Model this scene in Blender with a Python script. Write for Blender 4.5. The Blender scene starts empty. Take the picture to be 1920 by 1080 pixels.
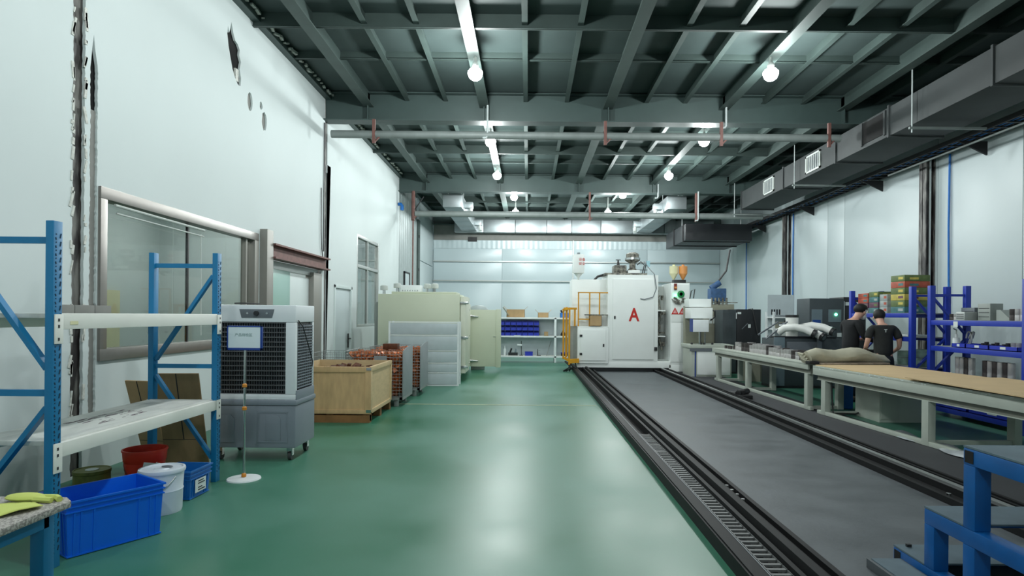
import bpy, bmesh, math, random
from mathutils import Vector, Matrix
from mathutils.geometry import tessellate_polygon
random.seed(7)
C = bpy.context.scene.collection
SC = bpy.context.scene
R = math.radians
# ------------------------------------------------------------------ camera, world, exposure
H = 1.6
cam_d = bpy.data.cameras.new('camera'); cam = bpy.data.objects.new('camera', cam_d); C.objects.link(cam)
cam.location = (0, 0, H); cam.rotation_euler = (R(90), R(-0.5), 0)
cam_d.sensor_width = 36; cam_d.lens = 36*1150/1920
cam_d.shift_x = -30/1920; cam_d.shift_y = 51/1920
cam_d.clip_start = .05; cam_d.clip_end = 200
SC.camera = cam
w = bpy.data.worlds.new('world'); SC.world = w; w.use_nodes = True
w.node_tree.nodes['Background'].inputs[0].default_value = (.6, .75, .8, 1)
w.node_tree.nodes['Background'].inputs[1].default_value = .3
SC.view_settings.view_transform = 'Standard'; SC.view_settings.look = 'None'
SC.view_settings.gamma = 1; SC.view_settings.use_curve_mapping = False
SC.view_settings.exposure = 0.55
LAMP_W = 150          # power of each hanging bulb
LAMP_C = (.93, 1.0, .99)
LAMPS = [(-.93, 10.4, 5.70), (4.04, 10.3, 5.70), (-.92, 14.5, 5.70), (4.07, 14.3, 5.70), (-.94, 18.0, 5.70), (4.06, 17.85, 5.70),
         (-.52, 21.3, 5.70), (-.53, 24.3, 5.70), (3.12, 24.2, 5.70), (3.2, 20.95, 5.74),
         (-.93, 6.6, 5.70), (-.93, 2.9, 5.70), (-.93, -.9, 5.70), (4.05, -3.0, 5.70)]  # this row of bulbs hangs out of view, added to light the near hall

# ------------------------------------------------------------------ helpers
def lin(c):
    return tuple((v/255/12.92 if v/255 <= .04045 else ((v/255+.055)/1.055)**2.4) for v in c)
def mat(name, rgb, rough=.6, metal=0.0, var=.08, scale=6.0, bump=0.0, bscale=40.0, spec=.5, coat=0.0, emit=0.0, stretch=None, rvar=0.0):
    m = bpy.data.materials.new(name); m.use_nodes = True
    nt = m.node_tree; N = nt.nodes; L = nt.links; p = N['Principled BSDF']
    c = lin(rgb)
    p.inputs['Roughness'].default_value = rough; p.inputs['Metallic'].default_value = metal
    p.inputs['Specular IOR Level'].default_value = spec; p.inputs['Coat Weight'].default_value = coat
    tc = N.new('ShaderNodeTexCoord'); mp = N.new('ShaderNodeMapping'); L.new(tc.outputs['Object'], mp.inputs[0])
    if stretch: mp.inputs['Scale'].default_value = stretch
    no = N.new('ShaderNodeTexNoise'); no.inputs['Scale'].default_value = scale; no.inputs['Detail'].default_value = 5
    L.new(mp.outputs[0], no.inputs['Vector'])
    cr = N.new('ShaderNodeValToRGB')
    cr.color_ramp.elements[0].position = .3; cr.color_ramp.elements[1].position = .7
    cr.color_ramp.elements[0].color = tuple(max(0, v*(1-var)) for v in c)+(1,)
    cr.color_ramp.elements[1].color = tuple(min(1, v*(1+var)) for v in c)+(1,)
    L.new(no.outputs['Fac'], cr.inputs[0]); L.new(cr.outputs[0], p.inputs['Base Color'])
    if rvar:
        mr = N.new('ShaderNodeMapRange'); mr.inputs[3].default_value = rough-rvar; mr.inputs[4].default_value = rough+rvar
        mr.inputs[1].default_value = .3; mr.inputs[2].default_value = .7
        L.new(no.outputs['Fac'], mr.inputs[0]); L.new(mr.outputs[0], p.inputs['Roughness'])
    if bump:
        n2 = N.new('ShaderNodeTexNoise'); n2.inputs['Scale'].default_value = bscale; n2.inputs['Detail'].default_value = 3
        L.new(mp.outputs[0], n2.inputs['Vector'])
        b = N.new('ShaderNodeBump'); b.inputs['Strength'].default_value = bump; b.inputs['Distance'].default_value = .01
        L.new(n2.outputs['Fac'], b.inputs['Height']); L.new(b.outputs[0], p.inputs['Normal'])
    if emit:
        p.inputs['Emission Color'].default_value = c+(1,); p.inputs['Emission Strength'].default_value = emit
    return m
def blend_mat(name, rgb1, rgb2, scale, lo, hi, rough=.5, rough2=None, bump=0, bscale=40, stretch=None, spec=.5, detail=6):
    m = mat(name, rgb1, rough, 0, 0, scale, bump, bscale, spec, stretch=stretch)
    N = m.node_tree.nodes; L = m.node_tree.links
    cr = [n for n in N if n.type == 'VALTORGB'][0]; no = [n for n in N if n.type == 'TEX_NOISE' and abs(n.inputs['Scale'].default_value-scale) < 1e-3][0]
    no.inputs['Detail'].default_value = detail
    cr.color_ramp.elements[0].position = lo; cr.color_ramp.elements[1].position = hi
    cr.color_ramp.elements[0].color = lin(rgb1)+(1,); cr.color_ramp.elements[1].color = lin(rgb2)+(1,)
    if rough2 is not None:
        mr = N.new('ShaderNodeMapRange'); mr.inputs[1].default_value = lo; mr.inputs[2].default_value = hi
        mr.inputs[3].default_value = rough; mr.inputs[4].default_value = rough2
        L.new(no.outputs['Fac'], mr.inputs[0]); L.new(mr.outputs[0], N['Principled BSDF'].inputs['Roughness'])
    return m
def glass_mat(name, tint, refl=.12, trans=.9):
    m = bpy.data.materials.new(name); m.use_nodes = True
    nt = m.node_tree; N = nt.nodes; L = nt.links; N.clear()
    out = N.new('ShaderNodeOutputMaterial'); t = N.new('ShaderNodeBsdfTransparent'); g = N.new('ShaderNodeBsdfGlossy')
    t.inputs[0].default_value = lin(tint)+(1,); g.inputs['Roughness'].default_value = .03
    f = N.new('ShaderNodeFresnel'); f.inputs[0].default_value = 1.5
    mx = N.new('ShaderNodeMixShader'); ge = N.new('ShaderNodeNewGeometry'); mu = N.new('ShaderNodeMath'); mu.operation = 'SUBTRACT'; mu.use_clamp = True
    L.new(f.outputs[0], mu.inputs[0]); L.new(ge.outputs['Backfacing'], mu.inputs[1]); L.new(mu.outputs[0], mx.inputs[0]); L.new(t.outputs[0], mx.inputs[1]); L.new(g.outputs[0], mx.inputs[2])
    L.new(mx.outputs[0], out.inputs[0]); return m

class B:
    """collects shapes, then links them as one mesh object"""
    def __init__(s): s.v = []; s.f = []
    def add(s, vs, fs):
        o = len(s.v); s.v += [tuple(v) for v in vs]; s.f += [tuple(i+o for i in f) for f in fs]; return s
    def box(s, x0, y0, z0, x1, y1, z1, M=None):
        vs = [Vector(p) for p in ((x0,y0,z0),(x1,y0,z0),(x1,y1,z0),(x0,y1,z0),(x0,y0,z1),(x1,y0,z1),(x1,y1,z1),(x0,y1,z1))]
        if M: vs = [M @ v for v in vs]
        return s.add(vs, [(0,3,2,1),(4,5,6,7),(0,1,5,4),(1,2,6,5),(2,3,7,6),(3,0,4,7)])
    def cbox(s, c, d, rot=(0,0,0)):
        M = Matrix.Translation(c) @ (Matrix.Rotation(rot[2],4,'Z') @ Matrix.Rotation(rot[1],4,'Y') @ Matrix.Rotation(rot[0],4,'X'))
        return s.box(-d[0]/2,-d[1]/2,-d[2]/2,d[0]/2,d[1]/2,d[2]/2,M)
    def bar(s, p, q, wx, wy, up=(0,0,1)):
        p = Vector(p); q = Vector(q); d = (q-p); L = d.length; d.normalize(); u = Vector(up)
        if abs(d.dot(u)) > .98: u = Vector((1,0,0))
        a = d.cross(u).normalized(); b = a.cross(d)
        M = Matrix((( a.x,d.x,b.x,p.x),(a.y,d.y,b.y,p.y),(a.z,d.z,b.z,p.z),(0,0,0,1)))
        return s.box(-wx/2,0,-wy/2,wx/2,L,wy/2,M)
    def tube(s, pts, r, n=8, caps=True):
        pts = [Vector(p) for p in pts]; rs = r if isinstance(r,(list,tuple)) else [r]*len(pts)
        vs = []; fs = []; a = None
        for i,p in enumerate(pts):
            t = (pts[min(i+1,len(pts)-1)]-pts[max(i-1,0)]).normalized()
            if a is None:
                u = Vector((0,0,1)) if abs(t.z) < .9 else Vector((1,0,0)); a = t.cross(u).normalized()
            a = (a - t*a.dot(t)).normalized(); b = t.cross(a)
            for k in range(n):
                g = 2*math.pi*k/n; vs.append(p + a*math.cos(g)*rs[i] + b*math.sin(g)*rs[i])
        for i in range(len(pts)-1):
            for k in range(n): fs.append((i*n+k, i*n+(k+1)%n, (i+1)*n+(k+1)%n, (i+1)*n+k))
        if caps: fs.append(tuple(range(n-1,-1,-1))); fs.append(tuple(len(vs)-n+k for k in range(n)))
        return s.add(vs, fs)
    def cyl(s, p, q, r, n=16, r2=None): return s.tube([p,q],[r, r if r2 is None else r2],n)
    def lathe(s, prof, n=24, c=(0,0,0)):
        vs = []; fs = []
        for r,z in prof:
            for k in range(n): g = 2*math.pi*k/n; vs.append((c[0]+r*math.cos(g), c[1]+r*math.sin(g), c[2]+z))
        for i in range(len(prof)-1):
            for k in range(n): fs.append((i*n+k, i*n+(k+1)%n, (i+1)*n+(k+1)%n, (i+1)*n+k))
        if prof[0][0] > 1e-5: fs.append(tuple(range(n-1,-1,-1)))
        if prof[-1][0] > 1e-5: fs.append(tuple(len(vs)-n+k for k in range(n)))
        return s.add(vs, fs)
    def prism(s, outline, z0, z1, f=lambda a,b,c: (a,b,c), holes=()):
        loops = [list(outline)]+[list(h) for h in holes]
        flat = [p for l in loops for p in l]; n = len(flat)
        vs = [f(p[0],p[1],z0) for p in flat]+[f(p[0],p[1],z1) for p in flat]; fs = []
        for t in tessellate_polygon([[Vector((p[0],p[1],0)) for p in l] for l in loops]):
            fs.append(tuple(t)); fs.append(tuple(i+n for i in reversed(t)))
        o = 0
        for l in loops:
            for k in range(len(l)): a = o+k; b = o+(k+1)%len(l); fs.append((a,b,b+n,a+n))
            o += len(l)
        return s.add(vs, fs)
    def sphere(s, c, r, n=12, m=8, sc=(1,1,1)):
        return s.lathe2(c, r, n, m, sc)
    def lathe2(s, c, r, n, m, sc):
        vs = []; fs = []
        for i in range(m+1):
            t = math.pi*i/m
            for k in range(n):
                g = 2*math.pi*k/n; vs.append((c[0]+sc[0]*r*math.sin(t)*math.cos(g), c[1]+sc[1]*r*math.sin(t)*math.sin(g), c[2]-sc[2]*r*math.cos(t)))
        for i in range(m):
            for k in range(n): fs.append((i*n+k, i*n+(k+1)%n, (i+1)*n+(k+1)%n, (i+1)*n+k))
        return s.add(vs, fs)
    def obj(s, name, m, parent=None, bev=0, smooth=True, label=None, loc=None):
        me = bpy.data.meshes.new(name); me.from_pydata(s.v, [], s.f)
        bm = bmesh.new(); bm.from_mesh(me)
        if not bev: bmesh.ops.remove_doubles(bm, verts=bm.verts, dist=1e-5)
        bmesh.ops.recalc_face_normals(bm, faces=bm.faces)
        if bev:
            es = [e for e in bm.edges if len(e.link_faces) == 2 and e.calc_face_angle(0) > .6]
            new = bmesh.ops.bevel(bm, geom=es, offset=bev, segments=2, affect='EDGES', profile=.6, clamp_overlap=True)['faces']
            for f_ in new: f_.smooth = True
        bm.to_mesh(me); bm.free()
        if smooth:
            if not bev:
                for p in me.polygons: p.use_smooth = True
            me.set_sharp_from_angle(angle=R(35))
        me.materials.append(m)
        o = bpy.data.objects.new(name, me); C.objects.link(o)
        if parent: o.parent = parent
        if loc: o.location = loc
        if label: o['label'] = label
        return o
def bx(*a): return B().box(*a)
def tag(o, label, cat, group=None, kind=None):
    o['label'] = label; o['category'] = cat
    if group: o['group'] = group
    if kind: o['kind'] = kind
    return o
def thing(name, label, cat, loc=(0,0,0), rz=0, group=None):
    o = bpy.data.objects.new(name, None); C.objects.link(o); o.empty_display_size = .1
    o.location = loc; o.rotation_euler = (0,0,rz); return tag(o, label, cat, group)
def struct(o): o['kind'] = 'structure'; return o
def sempty(name, loc=(0,0,0)):
    o = bpy.data.objects.new(name, None); C.objects.link(o); o.location = loc; return struct(o)
def dup(o, parent=None, loc=None, rz=None):
    c = o.copy(); C.objects.link(c)
    if parent: c.parent = parent
    if loc is not None: c.location = loc
    if rz is not None: c.rotation_euler = (0,0,rz)
    for ch in o.children: dup(ch, c)
    return c
def text_part(txt, size, m, parent, loc, rot=(R(90),0,0), name='lettering', depth=.002, bold=0.0, sx=1):
    cu = bpy.data.curves.new('t','FONT'); cu.body = txt; cu.size = size; cu.extrude = depth; cu.align_x = 'CENTER'; cu.align_y = 'CENTER'; cu.offset = bold
    t = bpy.data.objects.new('t', cu); C.objects.link(t)
    me = bpy.data.meshes.new_from_object(t.evaluated_get(bpy.context.evaluated_depsgraph_get()))
    bpy.data.objects.remove(t); me.materials.clear(); me.materials.append(m)
    o = bpy.data.objects.new(name, me); C.objects.link(o); o.parent = parent; o.location = loc; o.rotation_euler = rot; o.scale = (sx,1,1)
    return o

ORD = ['first','second','third','fourth','fifth','sixth','seventh','eighth','ninth','tenth','eleventh','twelfth','thirteenth','fourteenth','fifteenth','sixteenth','seventeenth','eighteenth','nineteenth','twentieth','twenty-first','twenty-second','twenty-third','twenty-fourth','twenty-fifth','twenty-sixth']
# ------------------------------------------------------------------ materials
M_wall = mat('white_paint', (204,213,213), .75, var=.025, scale=.6, bump=.05, bscale=8)
M_panel = mat('sandwich_panel', (192,203,205), .38, var=.03, scale=.8, bump=.03, bscale=2)
M_back = mat('back_panel', (196,210,214), .3, var=.04, scale=.5, bump=.04, bscale=1.5)
M_corr = mat('corrugated_grey', (158,168,168), .4, .1, var=.05)
M_roof = mat('roof_plate', (66,80,79), .7, var=.12, scale=1.2)
M_steel = mat('painted_roof_steel', (66,80,77), .55, var=.1, scale=3)
M_cross = mat('cross_beam_steel', (62,78,76), .5, var=.08, scale=2)
M_pipe = mat('grey_pipe_paint', (120,128,126), .5, var=.1, scale=5)
M_rust = mat('red_oxide_steel', (112,76,70), .6, var=.2, scale=8)
M_colsteel = blend_mat('worn_column_steel', (48,44,44), (120,118,114), 9, .45, .62, .5, stretch=(1,1,.25))
M_greywall = mat('exposed_grey_board', (130,130,126), .7, var=.1, scale=3)
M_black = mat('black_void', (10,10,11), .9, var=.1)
M_ss = mat('stainless_steel', (150,146,142), .36, .8, var=.06, scale=5, stretch=(.2,1,1))
M_alu = mat('aluminium_frame', (176,180,178), .4, .5, var=.04)
M_plaster = mat('broken_plaster', (205,206,200), .9, var=.2, scale=30, bump=.4, bscale=60)
M_glass = glass_mat('window_glass', (222,226,224))
M_frost = mat('green_frosted_glass', (150,186,176), .25, var=.03, scale=1)
M_whitepan = mat('white_laminate', (205,216,215), .4, var=.02)
M_column = mat('grey_clad_column', (140,138,132), .45, .3, var=.06, scale=2, stretch=(4,4,.3))
M_floor = blend_mat('green_epoxy_floor', (28,100,72), (74,124,106), .5, .34, .62, .32, .44, .03, 3, spec=.4)
M_tape = mat('faded_yellow_line', (150,160,128), .6, var=.2, scale=8)
M_track = blend_mat('grey_track_plate', (68,74,78), (98,104,108), 2.2, .25, .8, .42, .6, .15, 30, stretch=(1,1.2,1), detail=10)
M_mat = mat('dark_floor_matting', (52,54,58), .7, var=.08, scale=2, bump=.1, bscale=80)
M_rail = mat('black_rail_steel', (15,16,18), .6, .0, var=.25, scale=4, spec=.25)
M_railtop = mat('polished_rail_head', (190,192,192), .3, .8, var=.15, scale=3)
M_chain = mat('cable_chain_plastic', (104,106,106), .5, var=.1)
M_blue = mat('rack_blue', (14,114,164), .42, var=.06, scale=5)
M_hole = mat('punched_slot_dark', (8,44,70), .8, var=.1)
M_beamw = mat('rack_beam_white', (232,232,226), .45, var=.03, scale=4)
M_board = blend_mat('scratched_shelf_board', (206,208,204), (184,186,184), 5, .5, .75, .5, stretch=(3,.5,1))
M_tub = mat('tub_blue_plastic', (10,104,226), .35, var=.04, scale=3)
M_crateblue = mat('crate_blue_plastic', (20,104,182), .4, var=.05, scale=3)
M_red = mat('red_bucket_plastic', (200,50,30), .4, var=.06)
M_bucket = mat('white_bucket_enamel', (214,222,232), .4, var=.04)
M_card = mat('cardboard', (182,152,112), .85, var=.08, scale=5, bump=.1)
M_cardd = mat('brown_cardboard', (150,124,90), .85, var=.1, scale=4, stretch=(4,4,.6))
M_tin = mat('olive_tin', (104,112,52), .5, var=.3, scale=14)
M_label = mat('paper_label', (212,220,218), .6, var=.05)
M_ink = mat('black_ink', (34,36,42), .7, var=.1)
M_coolw = mat('cooler_white_plastic', (228,232,236), .38, var=.02, scale=2)
M_coolg = mat('cooler_grey_plastic', (128,136,146), .45, var=.04, scale=3)
M_dark = mat('dark_plastic', (34,34,36), .45, var=.1)
M_grey = mat('mid_grey_plastic', (104,110,116), .45, var=.05)
M_louver = mat('louver_grey', (96,96,98), .4, var=.05)
M_rubber = mat('caster_rubber', (60,62,62), .6, var=.1)
M_chrome = mat('chrome', (200,202,202), .2, 1.0, var=.03)
M_signblue = mat('sign_frame_blue', (22,60,140), .4, var=.04)
M_signw = mat('sign_paper_white', (216,228,234), .4, var=.02)
M_signt = mat('sign_print_teal', (120,152,152), .6, var=.05)
M_orange = mat('orange_clamp', (206,132,40), .45, var=.05)
M_wood = mat('plywood', (206,180,138), .6, var=.09, scale=5, bump=.05, stretch=(1,1,4))
M_woodd = mat('plywood_worn', (196,162,118), .65, var=.12, scale=4, stretch=(4,4,1))
M_pal = mat('pallet_wood', (130,92,52), .75, var=.15, scale=8)
M_galv = mat('galvanised_sheet', (160,168,170), .4, .8, var=.08, scale=2.5)
M_cage = mat('galvanised_wire', (158,160,160), .45, .6, var=.08)
M_cagep = mat('galvanised_side_sheet', (150,156,160), .5, .4, var=.06, scale=3)
M_copper = mat('copper_parts', (176,98,54), .4, .4, var=.35, scale=20)
M_copper2 = mat('dark_copper_parts', (92,52,32), .5, .4, var=.3, scale=20)
M_oven = mat('oven_grey_green', (196,202,180), .42, var=.03, scale=1.5)
M_ovenw = mat('oven_edge_cream', (214,216,198), .4, var=.03)
M_rackw = mat('white_powder_coat', (230,235,236), .4, var=.03)
M_rackg = mat('grey_back_sheet', (190,200,204), .4, .1, var=.04)
M_mach = mat('machine_white', (238,242,240), .38, var=.025, scale=2)
M_machg = mat('machine_mid_grey', (150,156,152), .5, var=.05)  # even grey shared by machine sides, shelf boards and steel blocks
M_redp = mat('red_paint', (196,34,26), .5, var=.06, scale=10)
M_yellow = mat('yellow_rail_paint', (212,150,18), .45, var=.08)
M_gear = blend_mat('oily_cast_metal', (50,48,44), (150,148,136), 14, .35, .7, .5)
M_cream = mat('cream_hopper', (222,218,176), .4, var=.04)
M_amber = mat('amber_hopper', (222,150,84), .35, var=.08)
M_green = mat('green_indicator', (20,130,70), .4)
M_greenlamp = mat('green_lamp', (90,255,170), .4, emit=6)
M_darkcab = mat('charcoal_cabinet', (62,70,74), .45, var=.06, scale=2)
M_blackcab = mat('black_cabinet', (30,33,37), .42, var=.06, scale=2)
M_olive = mat('olive_cabinet', (142,142,126), .5, var=.05)
M_bluegrey = mat('blue_grey_cabinet', (110,126,134), .45, var=.05)
M_racku = mat('cobalt_rack', (30,56,168), .42, var=.06, scale=5)
M_bin = mat('cobalt_bin', (28,50,176), .4, var=.05)
M_table = mat('table_frame_greygreen', (182,188,178), .5, var=.05, scale=3)
M_tablesh = mat('table_inner_frame', (120,122,112), .6, var=.06)
M_kraft = mat('kraft_board', (208,180,138), .75, var=.05, scale=3)
M_tarp = mat('khaki_tarp', (178,174,154), .8, var=.1, scale=7, bump=.4, bscale=16)
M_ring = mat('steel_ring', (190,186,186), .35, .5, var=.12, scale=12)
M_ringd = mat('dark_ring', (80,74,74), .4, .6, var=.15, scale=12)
M_arm = mat('white_fume_arm', (232,232,228), .35, var=.03)
M_shirt = mat('black_cotton', (24,26,29), .9, var=.12, scale=20)
M_shirtg = mat('charcoal_cotton', (36,38,38), .9, var=.12, scale=20)
M_pants = mat('navy_trousers', (22,28,38), .9, var=.1)
M_skin = mat('skin', (206,160,140), .5, var=.05)
M_hair = mat('black_hair', (14,13,13), .6, var=.3, scale=60, bump=.5, bscale=120)
M_mask = mat('white_mask', (222,226,226), .7, var=.03)
M_duct = mat('dark_duct_wrap', (50,55,56), .7, .0, var=.1, scale=2.5)
M_tray = mat('cable_tray_black', (22,24,26), .6, var=.1)
M_cable = mat('blue_cable', (28,110,190), .5, var=.1)
M_conduit = mat('pale_conduit', (182,190,190), .45, var=.04)
M_bulb = mat('lit_bulb', (255,255,255), .3, var=0, emit=25)
M_stepblue = mat('step_frame_blue', (8,84,150), .4, var=.12, scale=6)
M_stepplate = mat('step_plate_scuffed', (94,112,122), .5, .2, var=.12, scale=7)
M_bench = blend_mat('speckled_bench_top', (128,124,120), (178,174,168), 90, .45, .55, .6)
M_cloth = mat('lime_cloth', (196,206,110), .8, var=.06, scale=5, bump=.3, bscale=10)
M_lampw = mat('lamp_socket_white', (190,196,192), .5, var=.03)
M_col = {}
def cm(name, rgb):
    if name not in M_col: M_col[name] = mat(name, rgb, .6, var=.25, scale=9)
    return M_col[name]

XL, XR, YB, YF, ZR = -4.32, 8.7, 27.9, -5.0, 6.3
# ------------------------------------------------------------------ floor
fl = struct(bx(XL-3.6, YF, -.1, XR+.2, YB+.2, 0).obj('floor', M_floor, smooth=False))
struct(bx(1.9, -1.5, 0, 3.62, 17.6, .012).obj('track_plate', M_track, fl, smooth=False))
struct(bx(4.0, -1.5, 0, 5.2, 17.6, .008).obj('floor_matting', M_mat, fl, smooth=False))
bx(-2.3, 10.88, 0, 1.22, 10.94, .003).obj('floor_line', M_tape, fl, smooth=False)

# ------------------------------------------------------------------ left wall with real holes
def blob(cy, cz, ry, rz, n=22, j=.18, seed=0):
    r = random.Random(seed); return [(cy+ry*math.cos(2*math.pi*k/n)*(1+r.uniform(-j,j)), cz+rz*math.sin(2*math.pi*k/n)*(1+r.uniform(-j,j))) for k in range(n)]
def ragged(y0, y1, z0, z1, n=40, j=.012, seed=1):
    r = random.Random(seed); n = 150; j = .006; a = [(y0+r.uniform(-j,j)+.004*math.sin(k*.21), z0+(z1-z0)*k/n) for k in range(n+1)]; b = [(y1+r.uniform(-j,j), z1-(z1-z0)*k/n) for k in range(n+1)]
    return a+b
def rect(y0, y1, z0, z1): return [(y0,z0),(y1,z0),(y1,z1),(y0,z1)]
wallmap = lambda a,b,c: (c,a,b)
TH = .03
hole_big = [(8.76,5.70),(8.80,5.62),(8.86,5.80),(8.92,5.66),(8.98,5.58),(9.06,5.56),(9.12,5.50),(9.1,5.42),(9.16,5.34),(9.12,5.22),(9.17,5.1),(9.15,4.98),(9.08,4.97),(8.98,5.04),(8.9,5.14),(8.84,5.28),(8.78,5.42),(8.74,5.58)]
slot1 = ragged(5.80, 5.955, .02, 6.1, seed=2)
slot2 = ragged(6.03, 6.13, .35, 4.05, seed=3)+[]
slot2[151:151] = [(6.05,4.2),(6.07,4.34),(6.09,4.2)]
slot_a = slot1; slot_b = slot2
holes_a = [rect(6.26, 9.66, 1.2, 2.78), rect(10.12, 12.78, .002, 2.5), hole_big, blob(9.47,4.86,.085,.14,20,.03), blob(9.98,4.72,.09,.15,18,.12,5), blob(9.86,4.93,.05,.06,10,.3,6)]
wl = struct(B().prism(rect(6.2,12.96,0,6.3), XL-TH, XL, wallmap, holes_a).obj('wall_left', M_wall, smooth=False))
struct(B().prism(rect(YF,5.992,0,6.3), XL-TH, XL, wallmap, [slot_a]).obj('wall_section', M_wall, wl, smooth=False))
struct(B().prism(rect(5.992,6.2,0,6.3), XL-TH, XL, wallmap, [slot_b]).obj('wall_section', M_wall, wl, smooth=False))
holes_b = [rect(13.64,15.0,.002,2.25), rect(15.45,17.72,1.26,3.62), rect(13.1,13.35,4.6,4.78)]
struct(B().prism(rect(13.12,20.4,0,6.3), XL-TH, XL, wallmap, holes_b).obj('wall_section', M_wall, wl, smooth=False))
struct(bx(XL-.16, 12.96, 0, XL-.02, 13.12, 6.3).obj('column', M_colsteel, wl, label='dark steel column let into the wall'))
struct(bx(XL-TH-.1, 5.7, 0, XL-TH-.015, 5.99, 6.3).obj('column', M_colsteel, wl))
# backing seen through the chased strips and holes
struct(bx(XL-TH-.05, 6.0, 0, XL-.022, 6.18, 3.6).obj('wall_board', M_greywall, wl))
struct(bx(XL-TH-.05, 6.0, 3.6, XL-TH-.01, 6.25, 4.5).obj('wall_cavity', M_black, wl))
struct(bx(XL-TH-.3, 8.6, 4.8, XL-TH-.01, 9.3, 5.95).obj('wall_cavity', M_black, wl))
struct(bx(XL-TH-.08, 9.3, 4.55, XL-TH-.005, 10.2, 5.15).obj('wall_board', M_greywall, wl))
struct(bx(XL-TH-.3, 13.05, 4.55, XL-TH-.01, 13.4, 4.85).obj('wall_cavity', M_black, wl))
bx(XL-TH-.03, 9.02, 5.02, XL-.01, 9.11, 5.2).obj('plaster_lump', M_plaster, wl)
pl = B()
for k in range(70):
    z = random.uniform(.3, 5.6); s_ = random.choice([5.795, 5.96]); pl.cbox((XL+.002, s_+random.uniform(-.012,.012), z), (.012, random.uniform(.012,.035), random.uniform(.03,.16)), (random.uniform(-.3,.3),0,0))
pl.obj('plaster_edge', M_plaster, wl)['kind'] = 'stuff'
for y0,y1 in ((5.55,5.79),(5.79,6.06),(6.06,6.3)):
    bx(XL, y0, 1.52, XL+.045, y1-.008, 1.66).obj('cable_trunking', M_greywall, wl, bev=.003)
# third bay: corrugated panel, columns, white panels
cw = B()
n = 44; y0, y1 = 20.4, 23.9
prof = [(y0+(y1-y0)*k/n, XL-.04-(.03 if (k//2)%2 else 0)) for k in range(n+1)]
cw.prism([(p[1],p[0]) for p in prof]+[(XL-.2,y1),(XL-.2,y0)], 0, 6.3)
struct(cw.obj('corrugated_sheet', M_corr, wl, smooth=False))
struct(bx(XL-.2, 23.9, 0, XL+.02, 24.3, 5.3).obj('column', M_steel, wl, label='grey bolted steel column'))
for z in (2.0, 3.3, 4.6): bx(XL+.02, 24.02, z, XL+.04, 24.12, z+.1).obj('bolt_plate', M_dark, wl)
struct(bx(XL-.2, 24.3, 0, XL-.04, YB, 3.75).obj('wall_panel', M_panel, wl, bev=.01))
struct(bx(XL-.2, 24.3, 3.78, XL-.04, YB, 6.3).obj('wall_panel', M_panel, wl, bev=.01))
fr = B()
for a in ((21.4,2.05,21.45,3.1),(22.25,2.05,22.3,3.1),(21.4,3.05,22.3,3.1),(21.4,2.0,22.3,2.05)): fr.box(XL-.04,a[0],a[1],XL+.02,a[2],a[3])
fr.obj('notice_frame', M_dark, wl)
bx(XL-.02, 21.45, 2.05, XL-.005, 22.25, 3.05).obj('notice_board', M_panel, wl)
# top ledge of the wall with broken plaster along it
struct(B().box(XL, YF, 6.12, XL+.12, YB, 6.3).obj('wall_ledge', M_cross, wl))
pl = B()
for k in range(90):
    y = 4+k*.18; pl.cbox((XL+.15, y+random.uniform(-.05,.05), 6.2+random.uniform(-.02,.02)), (.05, random.uniform(.05,.16), random.uniform(.02,.05)), (random.uniform(-.4,.4),0,random.uniform(-.3,.3)))
pl.obj('plaster_edge', M_plaster, wl)['kind'] = 'stuff'
# dark conduit and cable near the second column
B().tube([(XL+.02,12.86,5.6),(XL+.02,12.86,2.9)],.012,6).obj('conduit', M_dark, wl)
B().tube([(XL+.02,12.7,4.2),(XL+.03,12.68,3.3),(XL+.03,12.72,2.95),(XL+.02,12.84,2.75)],.01,6).obj('hanging_cable', M_dark, wl)
# long window in the left wall
W1 = sempty('window_1', (XL, 8, 0))
f = B(); t = .11
f.box(-.12,-1.85,2.74,.03,1.76,2.86); f.box(-.12,-1.85,1.10,.03,1.76,1.22)
struct(f.obj('window_frame', M_ss, W1, bev=.004))
struct(B().box(-.12,-1.85,1.22,.03,-1.75,2.74).obj('window_frame', M_ss, W1, bev=.004))
struct(B().box(-.12,1.62,1.22,.03,1.76,2.74).obj('window_frame', M_column, W1, bev=.004))
struct(B().box(-.10,1.42,1.22,-.02,1.47,2.74).obj('mullion', M_column, W1))
struct(bx(-.085,-1.75,1.22,-.075,-.42,2.74).obj('pane', M_glass, W1, smooth=False))
struct(bx(-.085,-.40,1.22,-.075,.9,2.74).obj('pane', M_glass, W1, smooth=False))
struct(bx(-.085,.92,1.22,-.075,1.62,2.74).obj('pane', M_glass, W1, smooth=False))
B().tube([(.035,-1.65,2.7),(.035,0.1,2.68)],.016,8).obj('curtain_rail', M_lampw, W1)
B().tube([(.03,-1.62,2.62),(.03,0.1,2.60)],.009,8).obj('curtain_rail', M_lampw, W1)
B().tube([(.03,.03,2.62),(.03,.05,1.3)],.005,6).obj('pull_cord', M_lampw, W1)
B().box(-.1,-.1,1.22,-.07,-.07,2.74).obj('mullion', M_dark, W1)
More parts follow.
